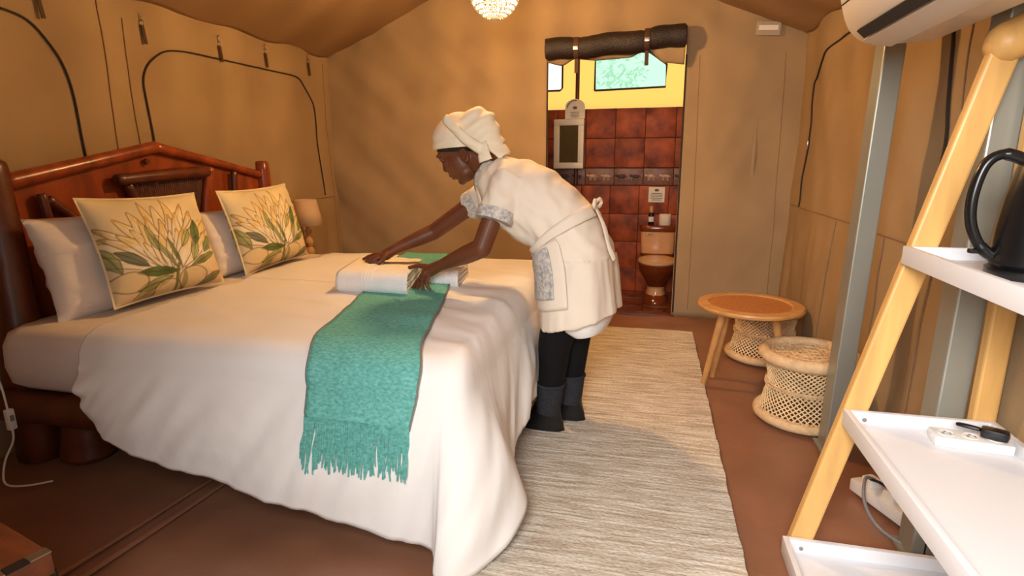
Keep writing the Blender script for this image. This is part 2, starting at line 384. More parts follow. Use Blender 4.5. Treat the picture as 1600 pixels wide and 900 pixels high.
# right wall
g = G(); g.grid(120, 60, lambda u, v: wallx(u, v, XR, -1, YF, YB+.08, EAVE+.02))
wr = structure(build(g, 'wall_right', 'canvas', origin=(XR, 2, 0)), 'beige canvas tent wall behind the ladder shelf', 'wall')
rw = lambda y, z, o=.005: V(XR - dl(y, z) - .03*(1-z/(EAVE+.02))**3 - o, y, z)
zipline([(2.30,1.9),(2.298,1.616),(2.265,1.363),(2.253,1.156),(2.281,1.003),(2.279,.88)], rw, .006, wr)
zipline([(3.0,1.79),(3.44,1.79),(3.75,1.765),(3.838,1.71),(3.99,1.64),(4.05,1.577),(4.02,1.258),(4.055,1.068),(4.058,.85)], rw, .005, wr)
zipline([(1.80,1.8),(1.816,1.304),(1.827,1.207),(1.82,.87)], rw, .006, wr)
for pts in ([(.9,.855),(2,.85),(3,.85),(4.3,.85)], [(2.19,1.9),(2.18,1.4),(2.18,.9),(2.18,.1)], [(2.0,1.9),(2.0,1.2),(2.0,.1)], [(2.62,.84),(2.62,.4),(2.63,.05)], [(3.3,.84),(3.3,.4),(3.31,.05)]):
    zipline(pts, lambda a, b: rw(a, b, .003), .003, wr, 'seam', 14)
g = G(); q = rw(4.008, 1.25, .012); g.box(q, (.008,.014,.03), ch=.003); g.tube([q+V(0,0,-.014), q+V(-.004,0,-.04)], .004, 6); build(g, 'zip_pull', 'metal', wr)
# front wall with the open entrance behind the camera
g = G()
for a, b, c, d in ((XL, -.65, 0, EAVE), (.40, XR, 0, EAVE)):
    g.box(((a+b)/2, YF, (c+d)/2), (max(b-a,.002), .01, d-c))
g.prism([(XL,YF-.005,EAVE),(-.65,YF-.005,EAVE),(-.65,YF-.005,gable(-.65)),(RX,YF-.005,RZ)], (0,.01,0)); g.prism([(.40,YF-.005,EAVE),(XR,YF-.005,EAVE),(.40,YF-.005,gable(.40))], (0,.01,0)); g.prism([(-.65,YF-.005,2.05),(.40,YF-.005,2.05),(.40,YF-.005,gable(.40)),(-.65,YF-.005,gable(-.65))], (0,.01,0))
structure(build(g, 'wall_front', 'canvas', origin=(0, YF, 0)), 'beige canvas wall round the open tent entrance', 'wall')
# roof
def roof(x0, z0, x1, z1, name, lab):
    g = G()
    def fn(u, v):
        y = YF+(YB+.05-YF)*v; s = math.sin(PI*u)
        return V(x0+(x1-x0)*u, y, z0+(z1-z0)*u - .05*s - .02*nz(y*1.5, u*2.5, 8)*s - .012*(1-u)**3*math.sin(y*11))
    g.grid(40, 110, fn); return structure(build(g, name, 'canvas_roof', origin=(x0, 2, z0), solid=.01), lab, 'ceiling')
roof(XL-.02, EAVE, RX, RZ, 'ceiling', 'sloping canvas roof above the headboard side')
roof(XR+.02, EAVE, RX, RZ, 'ceiling', 'sloping canvas roof above the ladder shelf side')

# ------------------------------------------------------------------ bathroom behind the doorway
BX0, BX1, BY, BF = -1.35, .62, 6.0, -.2
PT = .293
g = G(); g.box(((BX0+BX1)/2, BY+.06, .72), (BX1-BX0+.2, .1, 1.86))
wbb = structure(build(g, 'wall_bathroom', 'grout', origin=(0, BY, BF)), 'tiled bathroom wall behind the toilet', 'wall')
tg = G(); tg.box((0,0,0), (PT-.005, .016, .283), ch=.003); tme = tg.mesh('tile'); finish(tme); tme.materials.append(MT['tile'])
bg_ = G(); bg_.box((0,0,0), (PT-.005, .018, .165), ch=.003); bme = bg_.mesh('border_tile'); finish(bme); bme.materials.append(MT['border'])
ag = G()
for k, (ox, s_) in enumerate(((-.07, 1), (.07, .9))):
    ag.ell((ox, -.012, .0), (.042*s_, .006, .020*s_), nu=12, nv=6); ag.ell((ox-.05*s_, -.012, .006), (.016, .005, .012), nu=10, nv=6)
    for lx in (-.028, -.016, .018, .030): ag.box((ox+lx*s_, -.011, -.028), (.007, .006, .030))
    ag.tube([(ox+.04*s_, -.011, .008), (ox+.055*s_, -.011, -.014)], .003, 5)
    ag.tube([(ox-.052*s_, -.011, .014), (ox-.064*s_, -.011, .026)], .003, 5)
ame = ag.mesh('animal_motif'); finish(ame); ame.materials.append(MT['motif'])
ame2 = ame.copy(); ame2.materials.clear(); ame2.materials.append(MT['motifdark'])
def piece(name, me, loc, parent, rot=None):
    o = bpy.data.objects.new(name, me); COL.objects.link(o); o.parent = parent; o.location = Vector(loc) - WL[parent.name]
    if rot: o.rotation_euler = rot
    WL[o.name] = Vector(loc); return o
for r_, (zc, off) in enumerate(((1.505, 0), (1.215, 0), (.748, -.035), (.460, -.035), (.172, -.035), (-.10, -.035))):
    for i in range(-4, 4):
        x = -.2325 + off + PT*i
        if BX0-.05 < x < BX1+.05: piece('tile', tme, (x, BY, zc), wbb)
for i in range(-4, 4):
    x = -.2325 + PT*i
    if BX0-.05 < x < BX1+.05:
        t = piece('border_tile', bme, (x, BY, .98), wbb); a = piece('animal_motif', ame if i % 2 else ame2, (x, BY-.004, .985), t)
g = G(); g.box(((BX0+BX1)/2, (YB+BY)/2+.05, BF-.05), (BX1-BX0+.2, BY-YB+.06, .08)); bfl = structure(build(g, 'floor', 'grout', origin=(0, 5, BF-.1)), 'tiled bathroom floor', 'floor')
fg = G(); fg.box((0,0,0), (.325,.325,.02), ch=.003); fme = fg.mesh('floor_tile'); finish(fme); fme.materials.append(MT['bathfloor'])
for i in range(6):
    for j in range(5): piece('floor_tile', fme, (BX0+.17+.33*i, BY-.17-.33*j, BF-.01), bfl)
g = G(); g.box((-.30, YB+.02, -.03), (1.02, .09, .062), ch=.006); build(g, 'threshold', 'darkwood', wb)
# yellow canvas upper wall with two windows cut out of it
WZ0, WZ1 = 1.652, 2.62
win1 = [(-.60,1.827),(.086,1.841),(.088,2.046),(-.075,2.165),(-.16,2.172),(-.60,2.128)]
win2 = [(-1.28,1.838),(-.95,1.838),(-.928,1.86),(-.928,2.11),(-.95,2.13),(-1.28,2.13)]
def poly_with_holes(outer, holes, y, name, m, parent=None, lab=None):
    bm = bmesh.new(); E = []
    for loop in [outer]+holes:
        vv = [bm.verts.new((a, y, b)) for a, b in loop]; E += [bm.edges.new((vv[i], vv[(i+1)%len(vv)])) for i in range(len(vv))]
    bmesh.ops.triangle_fill(bm, use_beauty=True, use_dissolve=False, edges=E)
    me = bpy.data.meshes.new(name); bm.to_mesh(me); bm.free()
    return build(None, name, m, parent, origin=(0, y, WZ0), mesh=me, smooth=False)
wy = structure(poly_with_holes([(BX0-.1,WZ0),(BX1+.1,WZ0),(BX1+.1,2.45),(RX+.4,WZ1),(BX0-.1,2.5)], [win1, win2], BY+.03, 'wall_bathroom', 'yellow'), 'yellow sunlit canvas above the bathroom tiles', 'wall')
for k, (wn, m_, lab) in enumerate(((win1, 'net', 'wide gauze bathroom window with one cut corner and green light'), (win2, 'net2', 'narrow white gauze bathroom window at the doorway edge'))):
    g = G(); P = [V(a, BY+.025, b) for a, b in wn]; g.tube(P+[P[0]], .010, 6, cap=False)
    fr = structure(build(g, 'window_%d' % (k+1), 'zip', origin=P[0]), lab, 'window')
    g = G(); g.add([V(a, BY+.035, b) for a, b in wn], [tuple(range(len(wn)))]); build(g, 'gauze', m_, fr, smooth=False)
for sx, nm in ((BX0-.06, 'left'), (BX1+.06, 'right')):
    g = G(); g.box((sx, (YB+BY)/2+.04, 1.12), (.02, BY-YB+.06, 2.7)); structure(build(g, 'wall_bathroom_'+nm, 'canvas'), 'canvas side wall of the bathroom, %s of the doorway' % nm, 'wall')
g = G(); g.box(((BX0+BX1)/2, (YB+BY)/2+.04, 2.5), (BX1-BX0+.3, BY-YB+.10, .02)); structure(build(g, 'ceiling', 'bathroof'), 'canvas roof of the bathroom', 'ceiling')
g = G(); g.tube([(-.765, BY-.035, .9), (-.765, BY-.035, 2.48)], .021, 12); structure(build(g, 'trim_1', 'darkwood'), 'dark wooden upright in front of the yellow canvas', 'post')
# mirror cabinet
mc = thing('mirror_cabinet', 'white framed mirror cabinet hanging on the bathroom tiles', 'cabinet', (-.83, BY-.06, 1.06))
g = G(); g.box((-.83, BY-.09, 1.305), (.29, .09, .48), ch=.008); build(g, 'body', 'cabinet', mc)
fr = G()
for c, d in (((-.83, BY-.145, 1.515), (.30,.025,.06)), ((-.83, BY-.145, 1.095), (.30,.025,.06)), ((-.952, BY-.145, 1.305), (.056,.025,.362)), ((-.708, BY-.145, 1.305), (.056,.025,.362))): fr.box(c, d, ch=.007)
build(fr, 'frame', 'cabinet', mc); g = G(); g.box((-.83, BY-.138, 1.305), (.20,.006,.37)); build(g, 'mirror', 'mirror', mc)
# arched card above the cabinet
cx_, cz_, w2 = -.775, 1.55, .098
arc = [(cx_-w2, cz_)] + [(cx_-w2*math.cos(t), cz_+.115+w2*.75*math.sin(t)) for t in [PI*k/14 for k in range(15)]] + [(cx_+w2, cz_)]
g = G(); g.prism([V(a, BY-.12, b) for a, b in arc], (0,.012,0)); cd = tag(build(g, 'notice_card', 'sign'), 'white arched notice card standing on the mirror cabinet', 'sign')
g = G(); g.tube([V(cx_-.078*math.cos(t), BY-.1225, cz_+.105+.07*math.sin(t)) for t in [PI*k/14 for k in range(9)]], .004, 5); build(g, 'printed_arc', 'ink', cd)
g = G(); g.lathe((cx_, BY-.121, cz_+.105), [(.022,0),(.022,.003)], 16, R=Matrix.Rotation(PI/2,3,'X') @ Matrix.Diagonal((1,.6,1))); build(g, 'emblem', 'oval', cd)
for k in range(4):
    g = G(); g.box((cx_, BY-.1215, cz_+.062-.015*k), (.09-.012*(k%2), .002, .004)); build(g, 'printed_line', 'ink', cd)
# notice over the toilet
g = G(); g.box((.053, BY-.014, .803), (.158, .008, .152)); ns = tag(build(g, 'notice_sign', 'sign'), 'small square white notice fixed to the tiles above the toilet', 'sign')
g = G(); g.lathe((.053, BY-.0185, .848), [(.022,0),(.022,.003)], 16, R=Matrix.Rotation(PI/2,3,'X') @ Matrix.Diagonal((1,.6,1))); build(g, 'emblem', 'oval', ns)
for k, ww in enumerate((.10, .12, .11, .125, .09)):
    g = G(); g.box((.053, BY-.019, .815-.016*k), (ww, .002, .006)); build(g, 'printed_line', 'ink', ns)
# toilet
tx = .085
to = thing('toilet', 'two tone brown and peach ceramic toilet with a lidded cistern', 'toilet', (tx, 5.6, BF))
def sring(cx, cy, z, a, b, n=28, e=2.6):
    out = []
    for k in range(n):
        t = 2*PI*k/n; c_, s_ = math.cos(t), math.sin(t)
        out.append(V(cx+a*math.copysign(abs(c_)**(2/e), c_), cy+b*math.copysign(abs(s_)**(2/e), s_), z))
    return out
cy_ = 5.86
g = G(); g.loft([sring(tx, cy_, z, a, b, e=4) for z, a, b in ((.17,.145,.075),(.20,.160,.085),(.33,.166,.09),(.455,.17,.092))]); ci = build(g, 'cistern', 'peach', to)
g = G(); g.loft([sring(tx, cy_, z, a, b, e=4) for z, a, b in ((.452,.174,.096),(.462,.182,.102),(.498,.182,.102),(.512,.172,.095),(.516,.13,.07))]); build(g, 'cistern_lid', 'brownglaze', to)
g = G(); g.loft([sring(tx, cy_, z, a, b, e=4) for z, a, b in ((.155,.13,.07),(.165,.154,.084),(.215,.166,.0905),(.235,.1665,.0908))]); build(g, 'cistern_rim', 'brownglaze', to)
g = G(); g.lathe((tx-.10, cy_-.11, .44), [(.012,0),(.012,.02)], 12, R=Matrix.Rotation(PI/2,3,'X')); g.tube([(tx-.10,cy_-.125,.44),(tx-.05,cy_-.13,.43)], .006, 8); build(g, 'flush_lever', 'metal', to)
by = 5.56
g = G(); g.loft([sring(tx, by+dy, z, a, b, e=2.2) for z, a, b, dy in ((-.04,.095,.13,.04),(.03,.12,.17,.03),(.09,.155,.215,.01),(.14,.175,.245,0),(.17,.178,.25,0))]); build(g, 'bowl', 'brownglaze', to)
g = G(); g.loft([sring(tx, by+.07+dy, z, a, b, e=2.2) for z, a, b, dy in ((-.14,.10,.16,0),(-.08,.082,.135,0),(-.03,.088,.13,-.01),(.03,.118,.165,-.03))]); build(g, 'pedestal', 'peach', to)
g = G(); g.loft([sring(tx, by+.07, z, a, b, e=2.4) for z, a, b in ((-.2,.128,.20),(-.17,.125,.195),(-.14,.104,.165),(-.125,.098,.158))]); build(g, 'foot', 'brownglaze', to)
g = G(); g.loft([sring(tx, by, z, a, b, e=2.2) for z, a, b in ((.168,.176,.25),(.176,.182,.255),(.19,.182,.255),(.195,.178,.25))]); build(g, 'seat', 'brownglaze', to)
g = G(); g.loft([sring(tx, by, z, a, b, e=2.2) for z, a, b in ((.194,.172,.245),(.203,.178,.25),(.216,.176,.248),(.224,.15,.22),(.227,.08,.12))]); build(g, 'lid', 'seat', to)
# bottle and roll on the cistern
bo = thing('spray_bottle', 'small dark labelled bottle with a brown cap on the cistern', 'bottle', (.01, 5.85, .516))
g = G(); g.lathe((.01,5.85,.516), [(.024,0),(.027,.006),(.027,.10),(.020,.115),(.016,.12)], 20); build(g, 'body', 'blackplastic', bo)
g = G(); g.lathe((.01,5.85,.545), [(.0275,0),(.0275,.05)], 20, capb=False, capt=False); build(g, 'label', 'sign', bo)
g = G(); g.lathe((.01,5.85,.636), [(.019,0),(.021,.005),(.02,.05),(.012,.062)], 16); build(g, 'cap', 'lampbase', bo)
g = G(); P = [(.02,0),(.055,0),(.058,.004),(.058,.10),(.055,.104),(.02,.104),(.02,0)]; g.lathe((.145,5.85,.516), P, 28, capb=False, capt=False)
tag(build(g, 'toilet_roll', 'paper'), 'white toilet paper roll standing on the cistern', 'toilet roll')
# rolled door flap over the doorway
rf = thing('rolled_door_flap', 'dark rolled up mesh door blind tied above the bathroom doorway', 'door flap', (-.3, YB-.1, 1.8))
def rollpt(t): return V(-.765+.94*t, YB-.115, 1.915+.055*t-.010*math.sin(PI*t)+.006*math.sin(t*17))
g = G(); rr = []
for k in range(41):
    t = k/40; rr.append(.074-.012*math.exp(-((t-.225)/.03)**2)-.012*math.exp(-((t-.735)/.03)**2)+.004*nz(t*14, 2, 1))
g.tube([rollpt(k/40) for k in range(41)], rr, 18); build(g, 'roll', 'blackmesh', rf)
for t in (0.0, 1.0):
    g = G(); p = rollpt(t); s_ = -1 if t == 0 else 1
    for q in (.058, .036, .016): g.torus(p+V(s_*.002,0,0), q, .006, 20, 6, M=Matrix.Rotation(PI/2,3,'Y'))
    build(g, 'spiral_end', 'strap', rf)
for t in (.225, .735):
    g = G(); p = rollpt(t)
    g.lathe(p-V(.018,0,0), [(.071,0),(.073,.004),(.073,.032),(.071,.036)], 20, R=Matrix.Rotation(PI/2,3,'Y'), capb=False, capt=False)
    g.box(p+V(0,-.01,-.115), (.026,.006,.10)); build(g, 'strap', 'strap', rf)
    g = G(); g.box(p+V(0,-.075,-.01), (.034,.008,.026), ch=.003); build(g, 'buckle', 'metal', rf)
def val(u, v):
    x = DX0+.01+(DX1-DX0-.02)*u; t = (x+.765)/.94
    xk = [(-.775,1.835),(-.66,1.812),(-.57,1.852),(-.43,1.838),(-.2,1.845),(-.08,1.89),(.055,1.80),(.188,1.787)]
    zb = xk[-1][1]
    for a, b in zip(xk, xk[1:]):
        if a[0] <= x <= b[0]:
            s_ = (x-a[0])/(b[0]-a[0]); s_ = s_*s_*(3-2*s_); zb = a[1]+(b[1]-a[1])*s_; break
    zt = 1.93+.055*t
    return V(x, YB-.075-.035*math.sin(PI*v)-.012*nz(x*9, v*2, 3), zb+(zt-zb)*v)
g = G(); g.grid(60, 10, val); build(g, 'canvas_fold', 'canvas', rf, solid=.006)
# clear label sleeve on the back wall
g = G(); g.box((.70, YB-.03, 1.995), (.15,.006,.085), R=Matrix.Rotation(.05,3,'Y')); ls = tag(build(g, 'label_sleeve', 'clear'), 'small clear plastic label sleeve high on the back wall', 'label')
g = G(); g.box((.70, YB-.034, 2.0), (.12,.003,.03), R=Matrix.Rotation(.05,3,'Y')); build(g, 'paper_slip', 'paper', ls)
# garden outside the bathroom
g = G(); g.box((0, 10, -.6), (40, 40, .2)); structure(build(g, 'ground', 'ground'), 'sandy ground outside the tent', 'ground')
for k, (x, y, s_) in enumerate(((-.62, 9.4, .95), (.62, 8.6, .9))):
    sh = thing('garden_shrub', ['green leafy shrub outside the bathroom window, seen left of the pale gap', 'green leafy shrub outside the bathroom window, right of the pale gap'][k], 'shrub', (x, y, -.5), 'shrubs behind the bathroom window')
    g = G(); g.tube([(x,y,-.5),(x+.05,y,1.0),(x,y,2.2)], [.05,.04,.02], 8); build(g, 'stem', 'darkwood', sh)
    g = G()
    for q in range(900):
        a = random.uniform(0,2*PI); r_ = .55*s_*random.random()**.5; zz = random.uniform(.6, 3.1)
        p = V(x+r_*math.cos(a), y+r_*math.sin(a), zz); d = Vector((random.uniform(-1,1), random.uniform(-1,1), random.uniform(-.6,.6))).normalized(); e_ = d.cross(V(0,0,1)).normalized()*.03
        g.add([p-d*.07, p+e_, p+d*.07, p-e_], [(0,1,2,3)])
    o = build(g, 'foliage', 'leafg', sh, smooth=False); o['kind'] = 'stuff'

# ------------------------------------------------------------------ bed frame
BYC = 2.40; BY0, BY1 = 1.47, 3.34; HX = -2.40
bed = thing('bed', 'varnished log bed with a peaked wooden headboard', 'bed', (-1.45, BYC, 0))
def log(name, pts, r, parent, m='darkwood', n=14):
    P = bez(pts, 6); N = len(P); rs = r if isinstance(r, (list, tuple)) else [r, r]
    R_ = []
    for i in range(N):
        t = i/(N-1)*(len(rs)-1); k = min(int(t), len(rs)-2); R_.append((rs[k]+(rs[k+1]-rs[k])*(t-k))*(1+.05*nz(i*.5, len(pts), r if not isinstance(r,(list,tuple)) else r[0]*40)))
    e0 = (P[0]-P[1]).normalized(); e1 = (P[-1]-P[-2]).normalized()
    P = [P[0]+e0*R_[0]*.22]+P+[P[-1]+e1*R_[-1]*.22]; R_ = [R_[0]*.72]+R_+[R_[-1]*.72]
    g = G(); g.tube(P, R_, n); return build(g, name, m, parent, angle=60)
hb = G(); hb.prism([(HX-.04,1.66,.30),(HX-.04,3.17,.30),(HX-.04,3.17,1.06),(HX-.04,2.39,1.225),(HX-.04,1.66,1.07)], (.03,0,0)); build(hb, 'headboard_panel', 'bedwood', bed)
log('top_rail', [(HX+.005,1.67,1.088),(HX+.01,2.0,1.155),(HX+.005,2.40,1.235)], [.034,.03,.028], bed, 'bedwood')
log('top_rail', [(HX+.005,2.385,1.235),(HX,2.8,1.155),(HX,3.18,1.075)], [.028,.024,.022], bed, 'bedwood')
log('bed_post', [(HX+.02,1.615,0),(HX+.03,1.61,.5),(HX+.02,1.625,.9),(HX+.0,1.64,1.165)], [.085,.078,.066,.056], bed)
log('bed_post', [(HX,3.215,0),(HX,3.21,.6),(HX,3.20,1.155)], [.06,.05,.040], bed, 'bedwood')
log('carved_rail', [(HX+.03,2.135,1.082),(HX+.035,2.4,1.098),(HX+.03,2.69,1.108)], [.028,.030,.030], bed, 'darkwood')
log('carved_slat', [(HX+.02,2.20,1.06),(HX+.02,2.26,.85),(HX+.02,2.30,.62)], [.022,.02,.02], bed, 'darkwood')
log('carved_slat', [(HX+.03,2.715,1.125),(HX+.03,2.66,.95),(HX+.03,2.60,.70)], [.026,.024,.024], bed, 'bedwood')
log('carved_slat', [(HX+.02,1.80,1.04),(HX+.02,1.815,.85),(HX+.02,1.82,.6)], [.018,.018,.018], bed, 'darkwood')
log('carved_slat', [(HX+.02,1.82,1.02),(HX+.02,1.95,.90),(HX+.02,2.12,.78)], [.020,.022,.020], bed, 'darkwood')
log('carved_slat', [(HX+.02,2.915,1.10),(HX+.02,2.90,.9),(HX+.02,2.89,.62)], [.018,.018,.018], bed, 'darkwood')
g = G()
for k in range(34):
    y = 2.215+.0135*k; g.tube([(HX+.012,y,1.075),(HX+.014,y+.02-.0012*k,.88),(HX+.012,y+.035-.002*k,.66)], .006, 5)
rb = build(g, 'reed_panel', 'reed', bed); rb['kind'] = 'stuff'
g = G(); g.lathe((HX+.005, 2.335, 1.165), [(.016,0),(.013,.01)], 12, R=Matrix.Rotation(PI/2,3,'Y')); build(g, 'wood_knot', 'darkwood', bed)
for yy in (BY0+.06, BY1-.06):
    log('side_rail', [(-2.38,yy,.255),(-1.4,yy,.265),(-.62,yy,.255)], [.065,.06,.06], bed)
log('end_rail', [(-.62,BY0+.02,.255),(-.62,2.4,.26),(-.62,BY1-.02,.255)], [.06,.055,.06], bed)
for xx, yy in ((-2.17, BY0+.17), (-.72, BY0+.17), (-2.17, BY1-.17), (-.72, BY1-.17)): log('leg', [(xx,yy,0.02),(xx+.005,yy,.12),(xx,yy,.23)], [.098,.085,.08], bed)
for k in range(9):
    g = G(); g.box((-2.25+.19*k, BYC, .318), (.09, BY1-BY0-.30, .02), ch=.004); build(g, 'slat', 'darkwood', bed)
# mattress in its fitted sheet
g = G()
def rr_ring(z, ins, r=.10, n=10):
    out = []; x0, x1, y0, y1 = -2.36+ins, -.55-ins, BY0+.02+ins, BY1-.02-ins
    for cx, cy, a0 in ((x1-r,y1-r,0),(x0+r,y1-r,PI/2),(x0+r,y0+r,PI),(x1-r,y0+r,3*PI/2)):
        for k in range(n+1): a = a0+PI/2*k/n; out.append(V(cx+r*math.cos(a), cy+r*math.sin(a), z))
    return out
g.loft([rr_ring(z, i) for z, i in ((.332,.06),(.336,.03),(.36,.004),(.42,-.004),(.50,0),(.545,.015),(.565,.045),(.57,.10))])
tag(build(g, 'mattress', 'sheet', angle=60), 'thick mattress in a white fitted sheet on the log bed', 'mattress')

# ------------------------------------------------------------------ duvet
ZT = .585
def topz(x, y): return ZT + .012*math.sin(PI*min(1,max(0,(y-BY0)/(BY1-BY0)))) + .008*nz(x*2.2, y*1.6, 4) + .008*nz(x*3+y*8, y*3-x*2, 6) + .005*nz(x*8+y*18, y*5-x*4, 2)
ST = [  # edge x, edge y, hem x, hem y, hem z
 (-1.98,3.34,-1.98,3.41,.22),(-1.4,3.34,-1.4,3.42,.18),(-.75,3.34,-.75,3.43,.15),(-.60,3.33,-.55,3.42,.12),(-.52,3.27,-.44,3.33,.10),(-.50,3.15,-.42,3.15,.14),
 (-.50,2.8,-.435,2.8,.2),(-.50,2.4,-.43,2.4,.2),(-.50,2.1,-.425,2.08,.185),(-.50,1.92,-.435,1.90,.155),(-.50,1.76,-.43,1.76,.125),(-.50,1.66,-.375,1.66,.12),
 (-.50,1.60,-.335,1.56,.10),(-.503,1.55,-.365,1.43,.055),(-.515,1.51,-.43,1.325,.018),(-.535,1.487,-.50,1.285,.008),(-.56,1.475,-.55,1.295,.012),(-.585,1.472,-.565,1.335,.045),(-.63,1.47,-.60,1.365,.062),
 (-.76,1.47,-.74,1.37,.055),(-.95,1.47,-.93,1.375,.085),(-1.12,1.47,-1.11,1.38,.115),(-1.42,1.47,-1.416,1.385,.16),(-1.64,1.47,-1.655,1.39,.195),(-1.78,1.47,-1.785,1.40,.245),(-1.86,1.475,-1.85,1.415,.30),(-1.93,1.478,-1.895,1.425,.345)]
NS = 10
EP = bez([(a,b,0) for a,b,*_ in ST], NS); HP = bez([(c,d,e) for *_,c,d,e in ST], NS)
ARC = [0.0]
for a_, b_ in zip(EP, EP[1:]): ARC.append(ARC[-1]+(b_-a_).length)
def near_off(i, t):
    s_ = ARC[i]*4.2
    return (.040*nz(s_*.9-t*1.3, t*1.1, 3)+.036*nz(s_*2.1-t*2.6, t*.8, 7)+.026*nz(s_*4.2-t*3.5, t, 5)+.010*nz(s_*9-t*5, t*1.5, 6))*(t*(1.35-.92*t))
KT, KS = 40, 30
cols_ = []
for i, (E_, H_) in enumerate(zip(EP, HP)):
    cx = min(max(E_.x, -1.98), -.98); C_ = V(cx if i > 0 else -1.98, BYC, 0)
    if E_.x < -1.98: C_.x = E_.x
    inw = (C_-E_); inw.z = 0; L_ = inw.length; inw.normalize(); col = []
    for k in range(KT+1):
        t = k/KT; p = C_ + (E_-C_)*(t*(1-.11/L_)); p.z = topz(p.x, p.y); col.append(p)
    last = col[-1].copy(); R_ = .11
    for k in range(1, 6):
        a = PI/2*k/5; p = last - inw*R_*math.sin(a); p.z = last.z - R_*(1-math.cos(a)); col.append(p)
    a0 = col[-1].copy(); H = Vector(H_)
    out = -inw
    for k in range(1, KS+1):
        t = k/KS; p = a0.lerp(H, t); sw = .02*math.sin(PI*t)
        p = p + out*(near_off(i, t) + sw); col.append(p)
    cols_.append(col)
g = G(); M_ = len(cols_[0]); vs = [p for c in cols_ for p in c]
fs = [(i*M_+k, i*M_+k+1, (i+1)*M_+k+1, (i+1)*M_+k) for i in range(len(cols_)-1) for k in range(M_-1)]
g.add(vs, fs)
dv = build(g, 'duvet', 'linen', weld=True, angle=80)
dv.modifiers.new('thickness', 'SOLIDIFY').thickness = .012; dv.modifiers['thickness'].offset = -1
tag(dv, 'white duvet draped over the bed down to the floor corner', 'duvet')
def near_surf(x, z):     # y of the duvet's near side at given x and height
    best = None
    for i, c in enumerate(cols_):
        if i < 19*NS: continue
        for p in c[KT:]:
            d = abs(p.x-x)+abs(p.z-z)*1.0
            if best is None or d < best[0]: best = (d, p.y)
    return best[1]
# turquoise throw across the bed foot, fringed end over the near side
def edge(tab, y):
    for a, b in zip(tab, tab[1:]):
        if b[0] <= y <= a[0]: return a[1]+(b[1]-a[1])*(a[0]-y)/(a[0]-b[0])
    return tab[-1][1] if y < tab[-1][0] else tab[0][1]
TL = [(3.34,-1.50),(2.9,-1.40),(2.21,-1.205),(1.9,-1.13),(1.53,-1.046),(1.3,-1.01)]
TR = [(3.34,-1.21),(2.9,-1.06),(2.474,-.897),(2.0,-.775),(1.607,-.686),(1.3,-.64)]
path = [('t', 3.30-(3.30-1.55)*k/44) for k in range(45)] + [('h', .567-.012*k) for k in range(16)]
rows = []
for kind, q in path:
    row = []
    for i in range(25):
        u = i/24
        if kind == 't':
            xl, xr = edge(TL, q), edge(TR, q); x = xl+(xr-xl)*u; row.append(V(x, q, topz(x, q)+.010))
        else:
            xl = -1.015+.06*(.567-q); xr = -.635-.14*(.567-q); x = xl+(xr-xl)*u; row.append((x, q))
    rows.append(row)
for j, row in enumerate(rows):
    for i, p in enumerate(row):
        if isinstance(p, tuple): row[i] = V(p[0], near_surf(p[0], p[1])-.014-.004*nz(p[0]*12, p[1]*4, 2), p[1])
# soften the bend over the edge
for _ in range(3):
    for j in range(40, 52):
        for i in range(25): rows[j][i] = (rows[j-1][i]+rows[j][i]*2+rows[j+1][i])/4 + V(0,-.0012,.0012)
g = G(); vs = [p for r in rows for p in r]; g.add(vs, [(j*25+i, j*25+i+1, (j+1)*25+i+1, (j+1)*25+i) for j in range(len(rows)-1) for i in range(24)])
thr = thing('bed_throw', 'turquoise woven throw with a fringed end laid across the bed', 'throw', (-.95, 2.3, .59))
build(g, 'cloth', 'throw', thr, solid=.006)
for i in (0, 24):
    g = G(); g.tube([r[i]+V(0,0,.002) for r in rows], .0035, 5); build(g, 'selvedge', 'throw_edge', thr)
g = G(); last = rows[-1]
for k in range(110):
    u = (k+random.uniform(-.3,.3))/109; i = min(max(int(u*24),0),23); p = last[i].lerp(last[i+1], min(1,max(0,u*24-i))); L_ = random.uniform(.105,.15); dx = random.uniform(-.012,.012)
    P = [p+V(0,0,.012), p+V(dx*.3+random.uniform(-.004,.004),-.006,-.3*L_), p+V(dx*.6+random.uniform(-.006,.006),-.004+random.uniform(-.006,.004),-.65*L_), p+V(dx,random.uniform(-.006,.006),-L_)]
    for q in P[1:]: q.y = min(q.y, near_surf(q.x, q.z)-.006)
    g.tube(P, [.0032,.0036,.0034,.002], 5)
fo = build(g, 'fringe', 'throw', thr); fo['kind'] = 'stuff'

# ------------------------------------------------------------------ pillows and printed cushions
def pillow_mesh(W, H, T, nu, nv, flange=0.0, seed=0, wr=.006):
    g = G()
    def side(sgn):
        def fn(a, b):
            u, v = 2*a-1, 2*b-1
            fu = (1-abs(u)**3.2); fv = (1-abs(v)**3.2); th = T*.5*max(0, fu*fv)**.55
            pin = 1 - .06*(1-abs(u)**2)*abs(v)**2 ; pin2 = 1 - .06*(1-abs(v)**2)*abs(u)**2
            x = u*W/2*pin2; y = v*H/2*pin
            d = wr*nz(u*2.5+seed, v*4, sgn)+wr*.6*nz(u*6, v*9+seed, sgn)
            return V(x, y, sgn*(th+max(0, d)*min(1, th*30)))
        return fn
    g.grid(nu, nv, side(1)); g.grid(nu, nv, side(-1))
    if flange: pass
    return g
def place(g, c, right, up):      # local x -> right, y -> up, z -> normal
    r_ = Vector(right).normalized(); u_ = Vector(up); u_ = (u_ - r_*u_.dot(r_)).normalized(); n_ = r_.cross(u_)
    M = Matrix((r_, u_, n_)).transposed(); c = Vector(c)
    g.v = [c + M @ p for p in g.v]; return g
g = place(pillow_mesh(.72,.42,.17,40,28,seed=3,wr=.022), (-2.205,1.975,.755), (0.03,1,0), (-.22,.0,1))
tag(build(g, 'bed_pillow', 'pillow', weld=True, angle=80), 'plain white pillow propped at the big log post behind a printed cushion', 'pillow', 'white bed pillows')
